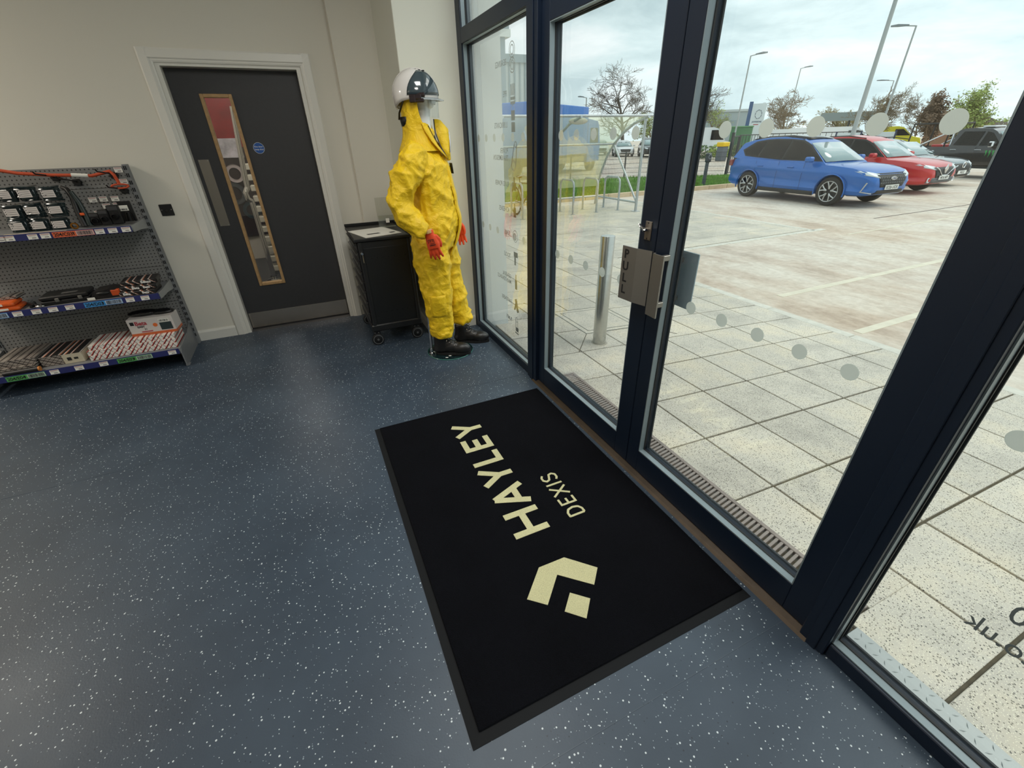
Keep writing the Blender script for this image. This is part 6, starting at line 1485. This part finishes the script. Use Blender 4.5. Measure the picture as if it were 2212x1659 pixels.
van('white van behind railings above the blue car roof', (39.8, 27.6, G), radians(-62), P_WHITE, H=2.0)
van('long white van right of the tall lamp post', (32.6, 20.6, G), radians(-60), P_WHITE, H=2.0)
van('yellow van with red flank parked beyond the red car', (47.9, 25.2, G), radians(-64), mat('van_yellow', srgb(220, 212, 40), .4), L=3.8, H=2.0, stripe=mat('van_red', srgb(150, 60, 40), .5))
# ================================================================== STREET FURNITURE AND BACKDROP
def lamp_post(x, y, h, ang, lab, arm=1.0, r=.085):
    t = thing('street_lamp', lab, 'lamp post', (x, y, G), ang)
    MB().tube([(0, 0, 0), (0, 0, 1.2), (0, 0, 1.25), (0, 0, h)], [r*1.25, r*1.2, r*.9, r*.6], 10).build('pole', mat('lamp_grey', srgb(164, 168, 166), .5, .3), t, True)
    b = MB(); b.tube([(0, 0, h-.02), (arm*.5, 0, h+.06)], .035, 8); b.build('arm', mat('lamp_grey'), t, True)
    b = MB(); b.loft([[(arm*.35, -.08, h+.03), (arm*.35, .08, h+.03), (arm*.35, .06, h+.11), (arm*.35, -.06, h+.11)], [(arm*.9, -.15, h+.06), (arm*.9, .15, h+.06), (arm*.9, .11, h+.19), (arm*.9, -.11, h+.19)], [(arm*1.25, -.08, h+.09), (arm*1.25, .08, h+.09), (arm*1.25, .05, h+.17), (arm*1.25, -.05, h+.17)]]); b.build('lamp_head', mat('lamp_head_grey', srgb(120, 128, 130), .5), t)
lamp_post(37.6, 32.95, 7.5, radians(-52), 'street lamp above the totem sign with head turned right')
lamp_post(59.5, 44.3, 8.55, radians(-50), 'thin street lamp behind the bare tree right of the totem sign')
lamp_post(23.15, 13.88, 8.4, radians(120), 'tall nearest lamp post crossing the sky at right', r=.11)
lamp_post(39.4, 21.8, 7.68, radians(118), 'street lamp with flat head turned left, right of tall post', 1.1)
lamp_post(69.8, 39.0, 7.0, radians(118), 'small distant street lamp between the two larger lamp posts', 1.4)
lamp_post(32.6, 50.35, 5.75, radians(140), 'small distant street lamp left of the large bare tree', .8)
ts = thing('totem_sign', 'white totem sign with dark blue edge and ring logo', 'sign', (42.45, 34.95, G), radians(-52))
MB().box(-.60, .62, -.14, .14, 0, 4.25, .02).build('panel', mat('totem_white', srgb(214, 222, 224), .4), ts)
MB().box(-.92, -.60, -.16, .16, 0, 4.42, .02).build('blue_edge', mat('totem_blue', srgb(40, 84, 130), .4), ts)
NV = mat('logo_navy', srgb(44, 70, 100), .5); b = MB()
for q in range(9): a0 = q*2*pi/9; b.tube([(.05+.28*cos(a0+j*.13), -.145, 3.35+.36*sin(a0+j*.13)) for j in range(5)], .055, 6, flat=.4)
b.build('ring_logo', NV, ts)
text('sign_text', 'JOHNSONS', .20, NV, frame((.03, -.146, 2.66), (1, 0, 0), (0, 0, 1)), ts, ext=.004, align='CENTER', bold=.02, sx=.82)
MB().box(-.22, .22, -.146, -.141, 2.46, 2.53).build('sign_line', M_RED, ts)
text('edge_text', 'JOHNSONS', .17, M_PAPER, frame((-.70, -.165, .9), (0, 0, 1), (-1, 0, 0)), ts, ext=.004, bold=.01)
gc = thing('green_container', 'green storage container behind the gate', 'container', (38.9, 33.4, G), radians(-52))
MB().box(-.9, .9, -.6, .6, 0, 2.25, .03).build('body', mat('container_green', srgb(70, 124, 84), .5), gc)
MB().box(-.95, .95, -.65, .65, 2.25, 2.36, .02).build('lid', mat('container_lid', srgb(96, 150, 104), .5), gc)
yb = thing('grit_bin', 'grey bin with bright yellow lid beside the hedge', 'bin', (29.6, 26.8, G))
MB().box(-.28, .28, -.28, .28, 0, .95, .03).build('body', mat('bin_grey', srgb(104, 110, 116), .6), yb)
MB().box(-.33, .33, -.33, .33, .95, 1.24, .04).build('lid', mat('bin_yellow', srgb(232, 192, 30), .5), yb)
for i, (x, y, l) in enumerate(((26.5, 16.1, 'white notice board behind the red car, left one'), (27.2, 14.9, 'white notice board behind the red car, right one'))):
    t = thing('notice_board', l, 'notice board', (x, y, G), radians(-58), 'white notice boards')
    MB().box(-.50, .50, -.02, .02, .75, 1.68, .005).build('board', mat('board_white', srgb(206, 214, 216), .5), t)
    for s in (-1, 1): MB().box(s*.53-.035, s*.53+.035, -.04, .04, 0, 1.74, .005).build('board_post', mat('post_navy', srgb(40, 54, 84), .5), t)
    for q in range(4): MB().box(-.44, .44, -.0225, -.0195, .86+q*.19, .88+q*.19).build('printed_line', mat('board_line', srgb(160, 168, 174), .5), t)
# buildings
M_BG1 = mat('cladding_blue_grey', srgb(150, 168, 174), .5, var=.03, vscale=1); M_BG2 = mat('cladding_pale', srgb(196, 206, 206), .5)
bA = thing('tall_warehouse', 'tall blue-grey clad warehouse with white fascia at far left', 'building', (12, 42, G))
MB().box(4.0, 16.25, 36.4, 52, G, 8.05).build('lower_wall', M_BG1, bA, w=True)
MB().box(3.8, 16.62, 36.2, 52, 8.05, 8.5).build('white_fascia', mat('fascia_white', srgb(222, 228, 222), .5), bA, w=True)
MB().box(4.0, 16.55, 36.3, 52, 8.5, 14.0).build('upper_wall', M_BG1, bA, w=True)
for z in (9.1, 9.7, 10.3, 10.9): MB().box(15.2, 15.95, 36.26, 36.3, z, z+.5).build('pale_panel', M_BG2, bA, w=True)
MB().box(15.75, 15.85, 36.34, 36.42, G, 8.05).build('downpipe', mat('downpipe_grey', srgb(120, 134, 140), .5), bA, w=True)
bB = thing('ribbed_warehouse', 'lower ribbed pale warehouse beside the tall one', 'building', (25, 57, G))
MB().box(15, 29.6, 54.0, 70, G, 9.0).build('wall', M_BG2, bB, w=True)
MB().box(14.8, 29.9, 53.8, 70.2, 9.0, 9.75).build('gutter', M_BG1, bB, w=True)
for i in range(22): MB().box(15.2+i*.66, 15.38+i*.66, 53.92, 54.02, G, 9.0).build('cladding_rib', M_BG1, bB, w=True)
bC = thing('grey_industrial_unit', 'long low grey industrial unit behind the trees', 'building', (63, 60, G), radians(-46.5))
MB().box(-9, 5.2, 0, 10, 0, 4.75).build('wall', mat('unit_grey', srgb(158, 172, 176), .6), bC)
MB().box(-9.2, 5.4, -.2, 10, 4.75, 5.05).build('roof_edge', mat('unit_edge', srgb(186, 196, 198), .6), bC)
for i in range(5): MB().box(-8+i*2.6, -6.8+i*2.6, -.04, 0, 2.6, 3.6).build('wall_panel', mat('unit_panel', srgb(140, 156, 162), .6), bC)
bD = thing('brick_house', 'brick gabled house far right behind the green tree', 'building', (56.6, 24.6, G), radians(-66))
MB().box(-2.4, 2.4, 0, 6, 0, 2.1).build('wall', mat('house_brick', srgb(168, 128, 104), .8), bD)
MB().prism([(-2.6, 2.1), (2.6, 2.1), (0, 3.25)], -.2, 6.2, 'y').build('roof', mat('house_roof', srgb(122, 110, 106), .8), bD)
MB().box(-.5, .5, -.04, 0, .9, 1.7).build('window', M_CARGL, bD)
bE = thing('grey_canopy', 'grey canopy roof on posts behind the tall lamp post', 'canopy', (51.0, 31.3, G), radians(-58))
MB().prism([(-3.0, 2.65), (3.0, 2.65), (2.2, 3.35), (-2.4, 3.35)], 0, 3, 'y').build('roof', mat('canopy_grey', srgb(128, 142, 144), .7), bE)
for x in (-2.5, 0, 2.5): MB().box(x-.08, x+.08, .1, .26, 0, 2.65).build('canopy_post', M_FENCE, bE)
wf = thing('timber_fence', 'weathered timber board fence at the far right', 'fence', (37.6, 13.5, G), radians(-70))
for i in range(18): MB().box(-1.2+i*.17, -1.05+i*.17, 0, .03, 0, 2.0+.03*(i % 2), .004).build('fence_board', mat('grey_timber', srgb(120, 112, 104), .85, var=.15, vscale=4), wf)
for z in (.5, 1.6): MB().box(-1.2, 1.85, .03, .08, z, z+.08).build('fence_rail', mat('grey_timber'), wf)
# ------------------------------------------------------------------ trees
M_BARK = mat('bark', srgb(92, 84, 74), .9, var=.2, vscale=3); M_TWIG = mat('twig_brown', srgb(122, 108, 84), .9)
def tree(nm, lab, x, y, h, spread, seed, depth=6, trunk=.22, bark=None, leaves=0, leafm=None, wind=0., lean=0., tri=3, lsz=.12, low=.22, minr=.012, cr=0., grp='trees beyond the car park'):
    rt = random.Random(seed); t = thing(nm, lab, 'tree', (x, y, G), 0, grp); W_ = MB(); tips = []; kids = {}
    def grow(p, d, L, r, lv):
        nseg = 7 if lv == depth else (4 if lv > 0 else 3); q = p; pts = [p]; rs = [r]; dirs = [d]
        for s in range(nseg):
            j_ = .16 if lv < depth else .07
            d = (d+Vector((rt.gauss(0, j_)+wind*.05*(depth-lv), rt.gauss(0, j_), rt.gauss(.03, .08)))).normalized(); q = q+d*(L/nseg); pts.append(q); dirs.append(d); rs.append(max(minr, r*(1-.62*(s+1)/nseg)))
        b = kids.setdefault('trunk' if lv == depth else 'branches', MB()); b.tube(pts, rs, 7 if lv >= depth-1 else tri, caps=False)
        if lv <= 1: tips.extend(pts[1:])
        if lv <= 0: return
        for s in range(1 if lv < depth else 2, nseg+1):
            for c in range(2 if (s == nseg or (lv == depth and s > 2)) else rt.choice((1, 1, 2))):
                dd = dirs[s]; az = rt.uniform(0, 2*pi); an = radians(rt.uniform(28, 66)); o = (Matrix.Rotation(az, 3, dd) @ dd.orthogonal().normalized()); nd = dd*cos(an)+o*sin(an); nd.x *= spread; nd.y *= spread; nd.z += .10; nd.normalize()
                grow(pts[s], nd, L*rt.uniform(.42, .66)*(1-.25*(s/nseg) if lv == depth else 1), max(minr, rs[s]*rt.uniform(.5, .72)), lv-1)
    d0 = Vector((lean, 0, 1)).normalized(); grow(Vector((0, 0, 0)), d0, h*low*3.2, trunk, depth)
    zmax = max(v[2] for b in kids.values() for v in b.v); sc = h/zmax
    rad = sorted(hypot(v[0], v[1]) for b in kids.values() for v in b.v); sxy = (cr/(rad[int(len(rad)*.97)]) if cr else sc)
    for k_, b in kids.items():
        b.v = [(v[0]*sxy, v[1]*sxy, v[2]*sc) for v in b.v]; b.build(k_, bark or M_BARK, t)
    if leaves:
        b = MB()
        for q in range(leaves):
            p = Vector([a_*b_ for a_, b_ in zip(rt.choice(tips), (sxy, sxy, sc))])+Vector((rt.gauss(0, .16), rt.gauss(0, .16), rt.gauss(0, .14))); a = Vector((rt.gauss(0, 1), rt.gauss(0, 1), rt.gauss(0, 1))).normalized(); c = a.orthogonal().normalized(); s = lsz*rt.uniform(.6, 1.3)
            b.quad(p-a*s, p+c*s*.5, p+a*s, p-c*s*.5)
        stuff(b.build('foliage', leafm, t))
    return t
M_LF1 = mat('leaf_spring', srgb(148, 164, 84), .7, var=.3, vscale=2); M_LF2 = mat('leaf_olive', srgb(138, 128, 82), .8, var=.3, vscale=2); M_LF3 = mat('leaf_brown', srgb(112, 92, 72), .8, var=.3, vscale=2); M_LF4 = mat('leaf_green', srgb(86, 108, 60), .8, var=.3, vscale=3)
tree('bare_tree', 'large bare oak tree above the cycle shelter', 36.3, 47.6, 8.9, 1.3, 5, 4, .26, minr=.014, cr=4.5)
tree('bare_tree', 'bare tree half hidden behind the door stile', 43.0, 41.9, 7.4, 1.2, 12, 4, .20, minr=.014, cr=3.4)
tree('bare_tree', 'wide bare tree right of the totem sign', 56.1, 42.0, 6.4, 1.4, 21, 4, .2, bark=M_TWIG, minr=.017, cr=3.2)
tree('bushy_tree', 'dense olive-brown rounded bush tree behind the railings', 59.2, 37.6, 4.3, 1.5, 31, 3, .14, bark=M_TWIG, leaves=3200, leafm=M_LF2, low=.16, lsz=.10, cr=2.3)
tree('windblown_tree', 'windblown bare tree with a few leaves beside the lamp post', 43.6, 24.4, 4.9, 1.1, 44, 4, .10, bark=M_TWIG, leaves=160, leafm=M_LF2, wind=.7, low=.2, lsz=.07, cr=2.2, minr=.010)
tree('conifer', 'dense brown leaning conifer beside the windblown tree', 45.6, 21.7, 4.1, .75, 52, 3, .12, bark=M_LF3, leaves=4200, leafm=M_LF3, wind=.35, low=.14, lsz=.11, cr=1.0)
tree('leafy_tree', 'fresh green leafy tree at the far right', 54.6, 22.5, 5.0, 1.1, 63, 3, .12, bark=M_TWIG, leaves=4200, leafm=M_LF1, wind=.25, low=.16, lsz=.11, cr=2.1)
tree('leafy_tree', 'small pale green tree above the grey industrial unit', 58.5, 55.0, 6.0, 1.3, 71, 3, .13, bark=M_TWIG, leaves=1500, leafm=M_LF1, low=.2, lsz=.12, cr=2.6)
tree('bare_tree', 'small bare tree far right beyond the pickup', 64, 31.5, 5.2, 1.2, 83, 4, .10, bark=M_TWIG)
tree('leafy_tree', 'green bush tree right of the cycle shelter frame', 44, 52.0, 4.6, 1.3, 91, 3, .12, bark=M_TWIG, leaves=1600, leafm=M_LF1, low=.2, lsz=.12, cr=2.0)
def shrub(x, y, r, h, m, lab, seed):
    rt = random.Random(seed); t = thing('hedge_shrub', lab, 'shrub', (x, y, G), 0, 'shrubs along the far boundary'); b = MB()
    for q in range(6): a = q*1.05; b.tube([(0, 0, 0), (cos(a)*r*.5, sin(a)*r*.5, h*.5), (cos(a)*r*.8, sin(a)*r*.8, h*.8)], .02, 4)
    b.build('stem', M_TWIG, t); b = MB()
    for q in range(420):
        u, v, w = rt.gauss(0, 1), rt.gauss(0, 1), rt.gauss(0, 1); L = math.sqrt(u*u+v*v+w*w); k_ = rt.uniform(.6, 1)**.5; p = Vector((u/L*r*k_, v/L*r*k_, h*.5+w/L*h*.5*k_)); a = Vector((rt.gauss(0, 1), rt.gauss(0, 1), rt.gauss(0, 1))).normalized(); c = a.orthogonal(); s = .10
        b.quad(p-a*s, p+c*s*.6, p+a*s, p-c*s*.6)
    stuff(b.build('foliage', m, t))
for i, (x, y, r, h, m, l) in enumerate(((30.0, 32.2, 1.1, 1.1, M_LF4, 'dark green shrub left of the yellow-lidded bin'), (31.6, 30.6, 1.1, 1.0, M_LF4, 'dark green shrub behind the yellow-lidded bin'), (31.4, 28.6, .9, 1.1, M_LF1, 'yellow-green shrub right of the yellow-lidded bin'), (34.6, 29.4, 1.0, 1.0, M_LF4, 'dark green shrub beside the gate'), (37.2, 22.0, 1.4, 1.1, M_LF4, 'dark shrub behind the railings over the blue car'), (47, 33.5, 3.0, 2.6, M_LF2, 'wide olive shrub under the rounded bush tree'), (52.5, 21.0, 1.5, 1.9, M_LF2, 'brown shrub under the windblown tree'), (41, 16.5, 1.6, 1.9, M_LF2, 'low shrub behind the pickup cab'))):
    shrub(x, y, r, h, m, l, 100+i)
